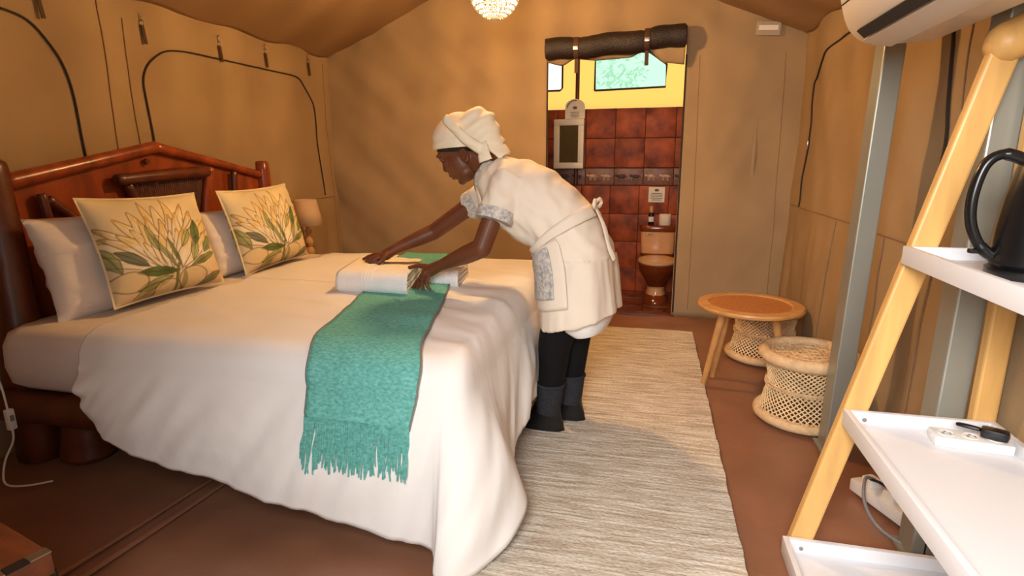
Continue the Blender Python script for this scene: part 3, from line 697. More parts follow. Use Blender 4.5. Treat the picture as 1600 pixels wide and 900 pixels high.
g = place(pillow_mesh(.70,.36,.17,40,28,seed=11,wr=.022), (-2.20,2.74,.74), (-.02,1,0), (-.24,.0,1))
tag(build(g, 'bed_pillow', 'pillow', weld=True, angle=80), 'plain white pillow mostly hidden between and behind the two printed cushions', 'pillow', 'white bed pillows')
LEAF = [(-.30,-.52,.34,.085,-.12,(74,96,44)),(-.62,-.22,.26,.09,-.75,(52,62,46)),(-.38,-.72,.30,.08,.25,(120,128,62)),(.52,.12,.26,.085,1.35,(96,118,62)),(.72,-.14,.22,.085,.85,(88,112,60)),(.42,-.20,.26,.07,1.2,(128,136,76)),(.55,-.42,.30,.07,.35,(132,138,80)),
        (.66,-.82,.30,.07,.35,(84,92,54)),(-.12,-.20,.34,.045,1.95,(118,134,78)),(.04,-.22,.32,.035,1.75,(130,142,90)),(-.26,.10,.26,.06,1.75,(150,158,100)),(-.86,-.18,.28,.07,1.8,(134,140,70)),(.12,-.80,.22,.05,1.5,(98,100,58)),(-.5,-.85,.28,.10,.5,(150,140,84)),(.30,.03,.2,.06,1.0,(140,150,90))]
random.seed(21)
PET = []
for layer, (n_, l0, l1, spread, wd) in enumerate(((13, 1.30, 1.50, 1.05, .115), (11, 1.02, 1.22, .82, .105), (8, .72, .92, .55, .09))):
    for k in range(n_):
        a = -spread+2*spread*k/(n_-1)+random.uniform(-.05,.05); PET.append((a, random.uniform(l0,l1), wd*random.uniform(.85,1.15), layer, random.random()))
def sm(d, w_): return max(0.0, min(1.0, (w_-d)/(.012)+.5))
def protea(u, v):
    n1 = nz(u*2, v*2, 4); n2 = nz(u*5, v*5, 9); ink = Vector((104,78,50))
    c = Vector((222,206,166)) + Vector((14,12,6))*n1*2
    if v < -.35: c = c.lerp(Vector((212,184,146)), min(1, (-.35-v)*1.6))
    dx, dy = u+.03, v+.60; r = math.hypot(dx, dy); th = math.atan2(dx, dy)
    if r < 1.6:
        for a, l, wd, layer, sd_ in PET:
            if abs(th-a) > .9: continue
            p = r*math.cos(th-a); q = r*math.sin(th-a)+.03*math.sin(p*5+sd_*6); x = p/l
            if 0 < x < 1:
                hw = wd*(math.sin(PI*min(1, x**.8))**.7)
                if abs(q) < hw+.012:
                    fill = Vector((238,230,206)).lerp(Vector((226,196,120)), max(0, min(1, (x-.55)*1.7+n2*.6)))
                    if q < -.3*hw: fill = fill*.95
                    c = c.lerp(fill, .9*sm(abs(q), hw))
                    e = sm(abs(abs(q)-hw), .007)*(.75 if nz(p*5, a*7, layer) > -.3 else .25); c = c.lerp(ink, e)
                    if abs(q) < hw*.6 and x > .35 and layer < 2: c = c.lerp(Vector((150,116,72)), .55*sm(abs(q-.25*hw*math.sin(sd_*9)), .004))
                    if x > .9 and n2 > .1: c = c.lerp(Vector((188,150,92)), .45)
    for k, (lx, ly, la, lb, an, lc) in enumerate(LEAF):
        ex, ey = u-lx, v-ly; p = ex*math.cos(an)+ey*math.sin(an); q = -ex*math.sin(an)+ey*math.cos(an)
        d = abs(p)/la
        if d < 1:
            wv = lb*(1-d*d)*(1+.25*nz(p*9, k, 1))
            if abs(q) < wv+.012:
                c = c.lerp(Vector(lc)*(1+.35*n2), (.62 if k % 3 else .85)*sm(abs(q), wv))
                c = c.lerp(Vector((56,56,38)), .6*max(sm(abs(q), .005), sm(abs(abs(q)-wv), .006)))
    for kx, ky, kr in ((.28,-.74,.2),(-.18,-.86,.17),(-.72,-.62,.18)):
        rr_ = math.hypot((u-kx)/1.3, v-ky); c = c.lerp(Vector((214,192,142)), .5*sm(rr_, kr)); c = c.lerp(Vector((84,66,48)), .6*sm(abs(rr_-kr), .008))
    if v < -.42: c = c.lerp(Vector((104,100,56)), .85*sm(abs(u-.02+.05*math.sin(v*6)), .03))
    m_ = max(abs(u), abs(v))
    if m_ > .92: c = c.lerp(Vector((228,214,180)), min(1, (m_-.92)*25)*.8)
    return c
MT['protea'] = attr_mat('protea_print')
def cushion(c, right, up, W, H, lab, mirror, shift):
    g = pillow_mesh(W, H, .15, 170, 170, seed=shift*7, wr=.006); uv = [(p.x/(W/2), p.y/(H/2)) for p in g.v]
    cols = [protea((-a if mirror else a)*.97+shift*.02, b*.97) for a, b in uv]
    place(g, c, right, up); me = g.mesh('cushion'); at = me.color_attributes.new('print', 'FLOAT_COLOR', 'POINT')
    flat = []
    for q in cols: flat += [*lin(tuple(min(255, max(0, x)) for x in q)), 1.0]
    at.data.foreach_set('color', flat)
    o = build(None, 'printed_cushion', 'protea', mesh=me, angle=80); tag(o, lab, 'cushion', 'protea print cushions'); 
    g2 = place(pillow_mesh(W*1.035, H*1.035, .008, 60, 60, wr=.0), c, right, up); MT.setdefault('flange', mat('cushion_flange', (218,204,168), .85, .04, 8))
    build(g2, 'flange', 'flange', o, weld=True)
    return o
cushion((-2.085,2.03,.808), (.05,1,-.02), (-.30,-.04,1), .56,.44, 'square protea print cushion nearest the big log post, yellow flower and green leaves', False, 1)
cushion((-2.09,2.775,.805), (-.03,1,.02), (-.26,-.0,1), .58,.44, 'square protea print cushion nearest the bedside lamp, yellow flower and green leaves', False, 0)

# ------------------------------------------------------------------ folded towels
def towel(x0, x1, y0, y1, z0, h, layers, lab, stripes, skew=.0):
    def askew(g):
        for p in g.v: p.x -= skew*(p.y-y0)
        return g
    t = thing('folded_towel', lab, 'towel', ((x0+x1)/2, (y0+y1)/2, z0), 'white towels on the bed')
    g = G(); lh = h/layers
    for k in range(layers):
        zc = z0+lh*(k+.5); sh = .006*nz(k*3.1, x0, 2)
        prof = []
        n = 10
        for j in range(2*n+2):           # rounded fold at the front, loose ends at the back
            if j <= n: a = -PI/2-PI*j/n; prof.append((y0+lh*.55+lh*.55*math.cos(a)*1.0, zc+lh*.5*math.sin(a)*-1*-1))
        P = [(y1+sh, zc-lh*.48)] + [(y0+lh*.6-lh*.6*math.sin(PI*j/n), zc-lh*.48*math.cos(PI*j/n)) for j in range(n+1)] + [(y1+sh, zc+lh*.48)]
        rings = []
        for q in range(15):
            x = x0+(x1-x0)*q/14; e = min(q, 14-q)/14; sc_ = 1-.35*max(0, .08-e)/.08
            rings.append([V(x, a+.004*nz(x*9, a*7, k), zc+(b-zc)*sc_+.004*nz(x*7, a*9, k+4)) for a, b in P])
        g.loft(rings)
    # outer wrap over the front
    n = 14; P = [(y1-.01, z0+h+.004)] + [(y0+h*.45-h*.55*math.sin(PI*j/n), z0+h*.5+(h*.5+.005)*math.cos(PI*j/n)) for j in range(n+1)]
    rings = [[V(x0-.004+(x1-x0+.008)*q/20, a+.003*nz(q*.7, a*8, 1), b+.004*nz(q*.5, a*9, 2)*(1 if b > z0+.02 else 0)) for a, b in P] for q in range(21)]
    wv = [p for r in rings for p in r]; m_ = len(P); g2 = G(); g2.add(wv, [(q*m_+j, q*m_+j+1, (q+1)*m_+j+1, (q+1)*m_+j) for q in range(20) for j in range(m_-1)])
    build(askew(g), 'folded_layers', 'towel', t, angle=60); build(askew(g2), 'outer_fold', 'towel', t, solid=.009, angle=80)
    for s_ in range(stripes):
        x = x0+(x1-x0)*(.36+.045*s_); g = G(); g.tube([V(x, a-.004*(1 if b < z0+h else 0), b+.004) for a, b in P[:-2]], .0035, 5); build(askew(g), 'woven_stripe', 'towel', t)
    return t
towel(-1.328, -1.0, 2.20, 2.62, .597, .080, 3, 'large folded white bath towel with woven stripes under her hands', 4, .25)
towel(-.975, -.84, 2.40, 2.66, .597, .066, 3, 'small folded white towel beyond her near hand, next to the large one', 0, .12)

# ------------------------------------------------------------------ the person
PB = V(-.34, 2.34, 0); FW = V(-.985, .17, 0); NN = V(-.17, -.985, 0)
def pp(a, L, z): return PB + FW*a + NN*L + V(0, 0, z)
RB = Matrix((FW, NN, V(0,0,1))).transposed()          # columns: forward, near side, up
def Rh(pitch): return RB @ Matrix.Rotation(pitch, 3, 'Y')
per = thing('person', 'person in a cream dress and headscarf bending over the bed, hands on a towel', 'person', (-.33, 2.34, 0))
g = G()
hu = V(.63, 0, .775)      # head up axis in (a, L, z)
def hp(f, L, u):          # head-local: forward, side, up from the head centre
    c = (.472, 1.186); return pp(c[0]+.775*f+.63*u, L, c[1]-.63*f+.775*u)
RH = Rh(math.radians(39))
g.ell(hp(-.030,0,.045), (.100,.078,.090), RH)           # skull
g.ell(hp(.034,0,.052), (.054,.066,.056), RH)            # forehead
g.ell(hp(.030,0,-.015), (.074,.064,.085), RH)           # face
g.ell(hp(.034,0,-.072), (.050,.050,.036), RH)           # jaw
g.ell(hp(.074,0,-.084), (.019,.023,.017), RH)           # chin
g.ell(hp(.078,0,.060), (.018,.050,.014), RH)            # brow
g.rcone(hp(.090,0,.046), hp(.108,0,.006), .008, .0130)  # nose
for s_ in (-1,1): g.ell(hp(.097,.014*s_,.002), (.012,.010,.009), RH)
g.ell(hp(.096,0,-.032), (.015,.026,.009), RH); g.ell(hp(.092,0,-.049), (.015,.024,.010), RH)
for s_ in (-1,1):
    g.ell(hp(.062,.040*s_,.008), (.028,.022,.022), RH)  # cheeks
    g.torus(hp(-.032,.074*s_,-.030), .022, .0065, 18, 8, M=RH @ Matrix.Rotation(PI/2+.25*s_,3,'X') @ Matrix.Diagonal((.8,1.3,1)))
    g.ell(hp(-.032,.067*s_,-.032), (.015,.012,.022), RH)
g.rcone(hp(-.045,0,-.04), pp(.30,0,1.09), .058, .062)  # neck
g.ell(pp(.22,0,1.04), (.10,.12,.065), Rh(-.6))             # upper chest, inside the dress
g.ell(pp(.08,0,.96), (.15,.10,.07), Rh(-.7)); g.ell(pp(-.04,0,.83), (.085,.12,.08), RB)
# arms
def arm(sh, el, wr, r): g.rcone(sh, el, r[0], r[1]); g.rcone(el, el.lerp(wr,.35), r[1], r[2]); g.rcone(el.lerp(wr,.35), wr, r[2], r[3])
sN, eN, wN = pp(.225,.145,1.03), pp(.291,.2,.814), pp(.509,.15,.722)
arm(sN, eN, wN, (.042,.041,.040,.025))
sF, eF, wF = pp(.40,-.15,1.03), pp(.693,-.10,.828), pp(.848,0.0,.753)
arm(sF, eF, wF, (.048,.039,.037,.025))
g.rcone(pp(.2,-.08,1.04), sF, .045, .042); g.rcone(pp(.2,.06,1.03), sN, .045, .040)
def chain(P, r):
    for i in range(len(P)-1): g.rcone(P[i], P[i+1], r[i], r[i+1], 10)
# near hand: back of the hand up, fingers down the towel's end, thumb to the left on the towel
g.rcone(wN, pp(.585,.143,.686), .025, .029); g.ell(pp(.592,.145,.676), (.048,.036,.020), Rh(math.radians(45)))
chain([pp(.612,.134,.668), pp(.644,.138,.636), pp(.660,.140,.612), pp(.671,.142,.598)], (.0120,.0110,.010,.0085))
chain([pp(.600,.146,.664), pp(.628,.147,.632), pp(.637,.149,.610), pp(.641,.150,.596)], (.0115,.0105,.0095,.008))
chain([pp(.584,.162,.662), pp(.602,.165,.632), pp(.600,.166,.612), pp(.594,.166,.600)], (.011,.010,.009,.008))
chain([pp(.566,.172,.664), pp(.574,.176,.642), pp(.566,.178,.626), pp(.556,.176,.616)], (.010,.009,.008,.007))
chain([pp(.560,.122,.694), pp(.612,.116,.704), pp(.652,.118,.702), pp(.692,.124,.694)], (.015,.012,.0105,.0085))
# far hand: flat on the towel, index finger stretched out
g.rcone(wF, pp(.893,.02,.722), .025, .027); g.ell(pp(.905,.024,.716), (.046,.036,.018), Rh(math.radians(25)))
chain([pp(.926,.006,.719), pp(.970,.002,.716), pp(1.002,.006,.706), pp(1.030,.014,.692)], (.0115,.0105,.0095,.008))
chain([pp(.930,.030,0.716), pp(.960,.040,0.708), pp(.975,.048,0.698), pp(.984,.054,0.691)], (.011,.010,.009,.008))
chain([pp(.922,.045,0.714), pp(.946,.056,0.706), pp(.954,.063,0.698), pp(.958,.068,0.692)], (.011,.010,.009,.008))
chain([pp(.908,.054,0.714), pp(.924,.068,0.706), pp(.928,.076,0.698), pp(.930,.080,0.692)], (.010,.009,.008,.007))
chain([pp(.870,.036,0.730), pp(.872,.064,0.714), pp(.880,.082,0.702), pp(.892,.092,0.694)], (.013,.012,.0105,.0085))
# legs
for L, af, lz in ((.075,.045,0), (-.075,-.010,0)):
    hip = pp(-.05,L,.78); kn = pp(-.01+(.02 if L>0 else -.02),L*.95,.43); an = pp(af,L*.9,.09)
    g.rcone(hip, kn, .075, .054); g.rcone(kn, kn.lerp(an,.35), .055, .056); g.rcone(kn.lerp(an,.35), an, .056, .036); g.rcone(an, an+FW*.08-V(0,0,.05), .036, .028)
build(None, 'body', 'skin', per, mesh=remeshed(g, .0042, 5, .5), angle=180)
for s_ in (-1,1):
    g = G(); g.ell(hp(.077,.030*s_,.040), (.011,.013,.010), RH, 12, 8); e_ = build(g, 'eye', 'eye', per)
    g = G(); g.ell(hp(.0855,.031*s_,.036), (.004,.006,.006), RH, 10, 6); build(g, 'iris', 'hair', e_)
    g = G(); g.ell(hp(.0785,.031*s_,.0415), (.0125,.0150,.0105), RH, 12, 8); build(g, 'eyelid', 'skin', e_)
    g = G(); g.tube([hp(.096,.012*s_,.060), hp(.093,.030*s_,.066), hp(.078,.050*s_,.062)], [.003,.004,.002], 6); build(g, 'eyebrow', 'hair', per)
g = G(); g.ell(hp(.0995,0,-.033), (.012,.021,.006), RH, 14, 8); g.ell(hp(.0955,0,-.0485), (.012,.020,.0065), RH, 14, 8); build(g, 'lips', 'lip', per)
# hair under the scarf
def cutmesh(me, co, no):
    bm = bmesh.new(); bm.from_mesh(me); bmesh.ops.bisect_plane(bm, geom=bm.verts[:]+bm.edges[:]+bm.faces[:], plane_co=co, plane_no=no, clear_inner=True)
    ed = [e for e in bm.edges if e.is_boundary]
    if ed: bmesh.ops.holes_fill(bm, edges=ed)
    bm.to_mesh(me); bm.free(); return me
g = G(); g.ell(hp(-.030,0,.048), (.108,.084,.096), RH, 28, 18); g.ell(hp(.033,0,.056), (.057,.070,.058), RH, 24, 14); g.ell(hp(-.080,0,-.02), (.050,.068,.060), RH, 24, 14)
me = remeshed(g, .006, 3); me = cutmesh(me, hp(.09,0,.087), (RH @ V(-.77,0,1)).normalized()); build(None, 'hair', 'hair', per, mesh=me)
# headscarf
g = G()
g.ell(pp(.462,0,1.235), (.150,.100,.132), Rh(-.10), 30, 20); g.ell(pp(.405,0,1.285), (.105,.088,.095), Rh(.3), 26, 18); g.ell(pp(.36,0,1.245), (.075,.075,.085), Rh(.7), 24, 16)
g.ell(pp(.50,0,1.245),(.108,.094,.10), Rh(.2), 24, 16)
me = remeshed(g, .006, 6)
bm = bmesh.new(); bm.from_mesh(me)
for v in bm.verts:
    d = v.co-pp(.45,0,1.24); a = d.dot(FW); z = d.z; L = d.dot(NN)
    v.co += v.normal*(.005*math.sin((a*.75+z)*85+L*18)*max(0, min(1, (-a+.06)*8)) + .004*math.sin(z*120+a*30)*max(0, min(1, (.03-z)*20)) + .004*nz(a*14, L*14, z*14))
bm.to_mesh(me); bm.free()
me = cutmesh(me, pp(.61,0,1.207), (RB @ V(.06,0,1)).normalized()); sc = build(None, 'headscarf', 'scarf', per, mesh=me, angle=60)
def strip(P, W_, th, nrm, name, m, parent):
    P = bez(P, 6); g = G(); N = len(P); nrm = Vector(nrm); vs = []
    for i, p in enumerate(P):
        w_ = W_ if not isinstance(W_, (list,tuple)) else W_[0]+(W_[-1]-W_[0])*i/(N-1)
        t = (P[min(i+1,N-1)]-P[max(i-1,0)]).normalized(); s_ = t.cross(nrm).normalized()
        for k in range(7): vs.append(p + s_*w_*(k/6-.5) + nrm*th*(math.sin(PI*k/6)+.4*math.sin(i*.9+k)))
    g.add(vs, [(i*7+k, i*7+k+1, (i+1)*7+k+1, (i+1)*7+k) for i in range(N-1) for k in range(6)]); return build(g, name, m, parent, solid=.006, angle=70)
strip([pp(.505,.090,1.335), pp(.445,.103,1.285), pp(.385,.098,1.235), pp(.335,.080,1.205)], [.035,.045], .010, NN, 'scarf_band', 'scarf', sc)
strip([pp(.345,.070,1.23), pp(.330,.085,1.195), pp(.318,.090,1.160)], [.045,.060], .006, NN, 'scarf_tail', 'scarf', sc)
strip([pp(.355,.02,1.285), pp(.305,.03,1.225), pp(.255,.035,1.180)], [.10,.065], .010, (NN*.55-FW*.6+V(0,0,.5)).normalized(), 'scarf_tail', 'scarf', sc)
# dress: body and sleeves as one garment
def ring(b, f, hw, n=40, e=2.3, rip=0, ph=0):
    cb = pp(b[0],0,b[1]); cf = pp(f[0],0,f[1]); c = (cb+cf)/2; ax = (cf-cb)/2; out = []
    for k in range(n):
        t = 2*PI*k/n; c_, s_ = math.cos(t), math.sin(t); q = 1+rip*math.sin(t*9+ph)
        out.append(c + ax*math.copysign(abs(c_)**(2/e), c_)*q + NN*hw*math.copysign(abs(s_)**(2/e), s_)*q)
    return out
RINGS = [((.318,1.160),(.385,1.105),.058),((.262,1.176),(.372,1.035),.115),((.17,1.166),(.335,.93),.178),((.07,1.120),(.262,.868),.178),((-.02,1.058),(.195,.828),.165),
         ((-.098,.982),(.135,.806),.160),((-.160,.898),(.105,.775),.172),((-.200,.795),(.092,.70),.186),((-.222,.67),(.086,.60),.196),((-.238,.555),(.078,.462),.205)]
def rlerp(i, t):
    A, B = RINGS[i], RINGS[i+1]; l = lambda a, b: a+(b-a)*t
    return ((l(A[0][0],B[0][0]), l(A[0][1],B[0][1])), (l(A[1][0],B[1][0]), l(A[1][1],B[1][1])), l(A[2],B[2]))
g = G(); rg = []
for i in range(len(RINGS)-1):
    for k in range(4):
        b, f, hw = rlerp(i, k/4); s_ = max(0, (i+k/4-5.5)/3.5); rg.append(ring(b, f, hw, rip=.020*s_, ph=1.3*s_))
b, f, hw = RINGS[-1]; rg.append(ring(b, f, hw, rip=.022, ph=1.3)); g.loft(rg)
def sleeve(P, R_, flat=1):
    g.tube(bez(P, 5), [R_[0]+(R_[1]-R_[0])*i/(5*(len(P)-1)) for i in range(5*(len(P)-1)+1)], 20)
slN0, slN1 = pp(.215,.135,1.06), pp(.238,.188,.930)
sleeve([pp(.20,.10,1.07), slN0+V(0,0,-.03), slN1], (.088,.074))
slF0, slF1 = pp(.36,-.15,1.03), pp(.495,-.155,.965)
sleeve([pp(.25,-.12,1.06), slF0, slF1], (.088,.066))
me = remeshed(g, .007, 5)
bm = bmesh.new(); bm.from_mesh(me)
for v in bm.verts:
    d = v.co-PB; a = d.dot(FW); L = d.dot(NN); z = d.z
    u_ = a*.7+z*.7; w_ = a*.7-z*.7         # along the spine / across
    f_ = .010*nz(u_*9, w_*20, L*6) + .006*nz(u_*20+w_*8, w_*30, L*9)
    if z < .78: f_ = .012*nz(a*14, L*14, z*2.2) + .004*nz(a*30, L*30, z*6)
    if z < .47: f_ *= .5
    v.co += v.normal*f_
bm.to_mesh(me); bm.free()
dr = build(None, 'dress', 'dress', per, mesh=me, angle=75)
def cuff(c0, c1, r0, r1, name='sleeve_cuff'):
    c0, c1 = Vector(c0), Vector(c1); d = (c1-c0).normalized(); g = G(); P = [c0, c0.lerp(c1,.5), c1, c1-d*.004, c0.lerp(c1,.5)]; g.tube(P, [r0, (r0+r1)/2+.002, r1, r1-.012, r0-.014], 24, cap=False); return build(g, name, 'floral', per, angle=60)
dn = (slN1-slN0).normalized(); cuff(slN1-dn*.040, slN1+dn*.006, .0765, .0745)
df = (slF1-slF0).normalized(); cuff(slF1-df*.030, slF1+df*.035, .069, .068)
strip([pp(.315,.05,1.165), pp(.345,.072,1.125), pp(.372,.066,1.075), pp(.372,.045,1.03)], [.035,.040], .006, (NN+FW*.4).normalized(), 'collar', 'floral', per)
strip([pp(.372,.058,1.06), pp(.362,.07,1.02), pp(.345,.085,.97)], [.030,.022], .004, (NN+FW*.6).normalized(), 'collar', 'dress', per)
# apron: waist band, side panel with a printed pocket, bow at the back
def onring(i, t, ang, off=.008):
    b, f, hw = rlerp(i, t); cb = pp(b[0],0,b[1]); cf = pp(f[0],0,f[1]); c = (cb+cf)/2; ax = (cf-cb)/2; e = 2.3
    c_, s_ = math.cos(ang), math.sin(ang)
    q = c + ax*math.copysign(abs(c_)**(2/e), c_) + NN*hw*math.copysign(abs(s_)**(2/e), s_); n_ = (q-c).normalized(); return q + n_*off
def at_s(s): i = min(int(s), len(RINGS)-2); return i, s-i
g = G(); vs = []; NA = 48
for k in range(NA+1):
    an = -PI*.98+2*PI*.98*k/NA; fr = math.cos(an)
    for w_ in (-.15, 0, .22, .36): i, t = at_s(5.15+w_+.30*max(0, fr)); vs.append(onring(i, t, an, .012))
g.add(vs, [(k*4+j, k*4+j+1, (k+1)*4+j+1, (k+1)*4+j) for k in range(NA) for j in range(3)]); ap = build(g, 'apron_band', 'dress', per, solid=.006, angle=70)
def patch(s0, s1, a0, a1, off, name, m, nu=18, nv=22, sol=.005, slant=0):
    g = G()
    def fn(u, v):
        i, t = at_s(s0+(s1-s0)*v); return onring(i, t, a0+(a1-a0)*u+slant*(v-.5), off+.003*nz(u*3, v*4, 2))
    g.grid(nu, nv, fn); return build(g, name, m, per, solid=sol, angle=75)
patch(5.6, 8.3, .42, 1.62, .013, 'apron_panel', 'dress')
patch(5.75, 7.95, .50, 1.38, .021, 'apron_pocket', 'floral')
for k in range(2):
    g = G(); q = onring(5, .1, PI, .02); s_ = 1 if k else -1
    g.tube(bez([q, q+NN*.035*s_+V(0,0,.022)-FW*.012, q+NN*.055*s_+V(0,0,.004)-FW*.014, q+NN*.03*s_-V(0,0,.01)-FW*.01, q]), .007, 8); build(g, 'bow_loop', 'dress', per)
strip([onring(5,.1,PI,.02), onring(5,.9,PI-.18,.022), onring(6,.7,PI-.26,.020), onring(7,.2,PI-.2,.022)], .022, .002, (-FW+NN*.4).normalized(), 'apron_tie', 'dress', per)
# petticoat corner showing below the hem
g = G(); g.loft([ring((-.21,.60),(.02,.53),.17), ring((-.205,.52),(-.02,.47),.165), ring((-.185,.475),(-.06,.45),.14)]); build(g, 'petticoat', 'linen', per)
# leggings, socks and boots
for L, af in ((.075,.045), (-.075,-.010)):
    kn = pp(-.01+(.02 if L>0 else -.02),L*.95,.43); an = pp(af,L*.9,.09); md_ = kn.lerp(an,.35); hip = pp(-.05,L,.62)
    g = G(); g.tube(bez([hip, kn, md_, kn.lerp(an,.72)], 5), [.084+(x)*(.052-.084) for x in [k/15 for k in range(16)]], 18); build(g, 'legging', 'legging', per)
    g = G(); b0 = kn.lerp(an,.62); g.tube([b0, kn.lerp(an,.8), an], [.060,.057,.054], 18); g.torus(b0, .058, .007, 24, 8); build(g, 'sock', 'sock', per)
    g = G(); f0 = V(an.x, an.y, 0)
    def fs_(c, a, b, z): return [c + FW*a*math.cos(2*PI*k/20) + NN*b*math.sin(2*PI*k/20) + V(0,0,z) for k in range(20)]
    cc = f0+FW*.045
    g.loft([fs_(cc,.118,.044,.004), fs_(cc,.120,.046,.02), fs_(cc-FW*.002,.114,.044,.045), fs_(cc-FW*.018,.092,.042,.066), fs_(cc-FW*.038,.066,.044,.09), fs_(cc-FW*.044,.058,.046,.125)]); bt = build(g, 'boot', 'boot', per)
    g = G(); g.loft([fs_(cc,.122,.048,0), fs_(cc,.124,.050,.008), fs_(cc,.122,.048,.017)]); build(g, 'sole', 'boot', bt)

# ------------------------------------------------------------------ rug
g = G(); RX0, RX1, RY0, RY1 = -.52, .316, .75, 3.89
def rugp(u, v):
    y = RY0+(RY1-RY0)*v; e = .006*nz(y*9, 3, 1)+.002*nz(y*40, 1, 1); x = RX0+(RX1-RX0)*u + (e if u in (0,1) else 0)
    return V(x, y + .012*nz(x*4, 2, 5)*(1 if v in (0,1) else 0), .013+.0012*math.sin(y*520)+.003*nz(x*5, y*5, 2))
g.grid(40, 420, rugp); g.grid(40, 2, lambda u, v: V(RX0+(RX1-RX0)*u, RY0+(RY1-RY0)*v, .004))
tag(build(g, 'rug', 'rug', angle=80), 'cream and grey woven rug lying along the foot of the bed', 'rug')

# ------------------------------------------------------------------ table and woven stools
tb = thing('side_table', 'round three legged wooden side table with a rattan inset top', 'table', (.505, 2.955, 0))
tc_ = V(.505, 2.955, 0)
g = G(); g.lathe(tc_, [(.13,.418),(.215,.424),(.245,.436),(.250,.446),(.246,.455),(.20,.458),(.192,.452),(.192,.440)], 56, capt=False); build(g, 'top_rim', 'tablewood', tb)
g = G(); g.lathe(tc_, [(.193,.440),(.193,.451),(.15,.4525),(.01,.453)], 48); build(g, 'inset', 'tableinset', tb)
for an in (181, -8, 134):
    a = math.radians(an); d = V(math.cos(a), math.sin(a), 0); g = G(); g.tube([tc_+d*.12+V(0,0,.422), tc_+d*.195+V(0,0,.0)], [.021,.014], 14); build(g, 'leg', 'tablewood', tb)
def stool(cx, cy, lab):
    s_ = thing('woven_stool', lab, 'stool', (cx, cy, 0), 'woven cane stools'); c = V(cx, cy, 0)
    g = G(); g.torus(c+V(0,0,.303), .183, .028, 56, 12); build(g, 'top_rim', 'canerope', s_)
    g = G(); g.torus(c+V(0,0,.024), .192, .022, 56, 12); build(g, 'base_rim', 'canerope', s_)
    g = G(); g.torus(c+V(0,0,.165), .158, .008, 48, 8); build(g, 'waist_ring', 'canerope', s_)
    g = G()
    for k in range(46):
        a = 2*PI*k/46
        for s2 in (1, -1):
            b = a+s2*.80
            for (z0, r0, z1, r1) in ((.04,.188,.165,.160),(.165,.160,.285,.180)):
                rm = (r0+r1)/2-.004
                g.tube([c+V(r0*math.cos(a), r0*math.sin(a), z0), c+V(rm*math.cos((a+b)/2), rm*math.sin((a+b)/2), (z0+z1)/2), c+V(r1*math.cos(b), r1*math.sin(b), z1)], .0030, 5, cap=False)
    o = build(g, 'cane_lattice', 'cane', s_); o['kind'] = 'stuff'
    g = G()
    for z, r_, n_ in ((.048,.192,70),(.158,.166,64),(.172,.166,64),(.276,.186,70)):
        for k in range(n_): a = 2*PI*k/n_; g.ell(c+V(r_*math.cos(a), r_*math.sin(a), z), (.0065,.0065,.0045), nu=6, nv=4)
    o = build(g, 'knotted_bands', 'canerope', s_); o['kind'] = 'stuff'
    g = G(); g.lathe(c, [(.166,.300),(.165,.306),(.10,.303),(.01,.301)], 48)
    build(g, 'seat_base', 'cane', s_)
    g = G()
    for k in range(-7, 8):
        x = .0215*k; h = math.sqrt(max(0, .166**2-x*x)); P = [(-h+2*h*q/10) for q in range(11)]
        g.tube([c+V(x, p, .3065+.0025*math.sin(p*146+k*PI)) for p in P], .0065, 5, flat=.5); g.tube([c+V(p, x, .3065-.0025*math.sin(p*146+k*PI)) for p in P], .0065, 5, flat=.5)
    for q in (.05,.10,.145): g.torus(c+V(0,0,.309), q, .004, 36, 6)
    o = build(g, 'seat_weave', 'canerope', s_); o['kind'] = 'stuff'
    return s_
stool(.722, 2.665, 'pale woven cane stool standing in front, right beside the grey post')
stool(.690, 3.50, 'pale woven cane stool half hidden behind the round side table')

# ------------------------------------------------------------------ steel posts and air conditioner
def post(x0, y0, x1, lab, w_=.068, d_=.095):
    p = thing('steel_post', lab, 'post', (x0+w_/2, y0+d_/2, 0), 'grey steel posts by the canvas wall'); dx = x1-x0; g = G()
    g.add([V(x0,y0,0),V(x0+w_,y0,0),V(x0+w_,y0+d_,0),V(x0,y0+d_,0),V(x1,y0,1.94),V(x1+w_,y0,1.94),V(x1+w_,y0+d_,1.94),V(x1,y0+d_,1.94)], [(0,3,2,1),(4,5,6,7),(0,1,5,4),(1,2,6,5),(2,3,7,6),(3,0,4,7)])
    o = build(g, 'square_tube', 'steel', p, smooth=False); b_ = o.modifiers.new('bevel', 'BEVEL'); b_.width = .005; b_.segments = 2
    g = G(); g.box((x0+w_/2, y0-.002, .06), (.004,.002,.07)); build(g, 'weld_slot', 'darkgap', p)
    g = G(); g.box((x0+w_/2, y0+d_/2, .004), (w_+.03, d_+.03, .008)); build(g, 'foot_plate', 'steel', p)
post(.728, 2.335, .765, 'tall grey square steel post standing beside the front woven stool')
post(.795, 1.70, .815, 'grey square steel post half hidden behind the ladder shelf', .07, .09)
ac = thing('air_conditioner', 'cream wall air conditioner mounted high above the grey post', 'air conditioner', (.62, 1.6, 1.49))
prof = [(.76,1.49),(.66,1.488),(.60,1.492),(.565,1.510),(.535,1.548),(.513,1.615),(.505,1.68),(.51,1.74),(.53,1.775),(.76,1.78)]
P3 = bez([(a,0,b) for a, b in prof[1:-1]], 5); sec = [(prof[0][0],prof[0][1])]+[(p.x,p.z) for p in P3]+[prof[-1]]
def acring(y, ins): cx, cz = .64, 1.635; return [V(cx+(a-cx)*(1-ins), y, cz+(b-cz)*(1-ins)) for a, b in sec]
g = G(); g.loft([acring(1.10,.10), acring(1.105,.02), acring(1.12,0), acring(1.98,0), acring(1.995,.02), acring(2.0,.10)]); build(g, 'casing', 'acplastic', ac, angle=50)
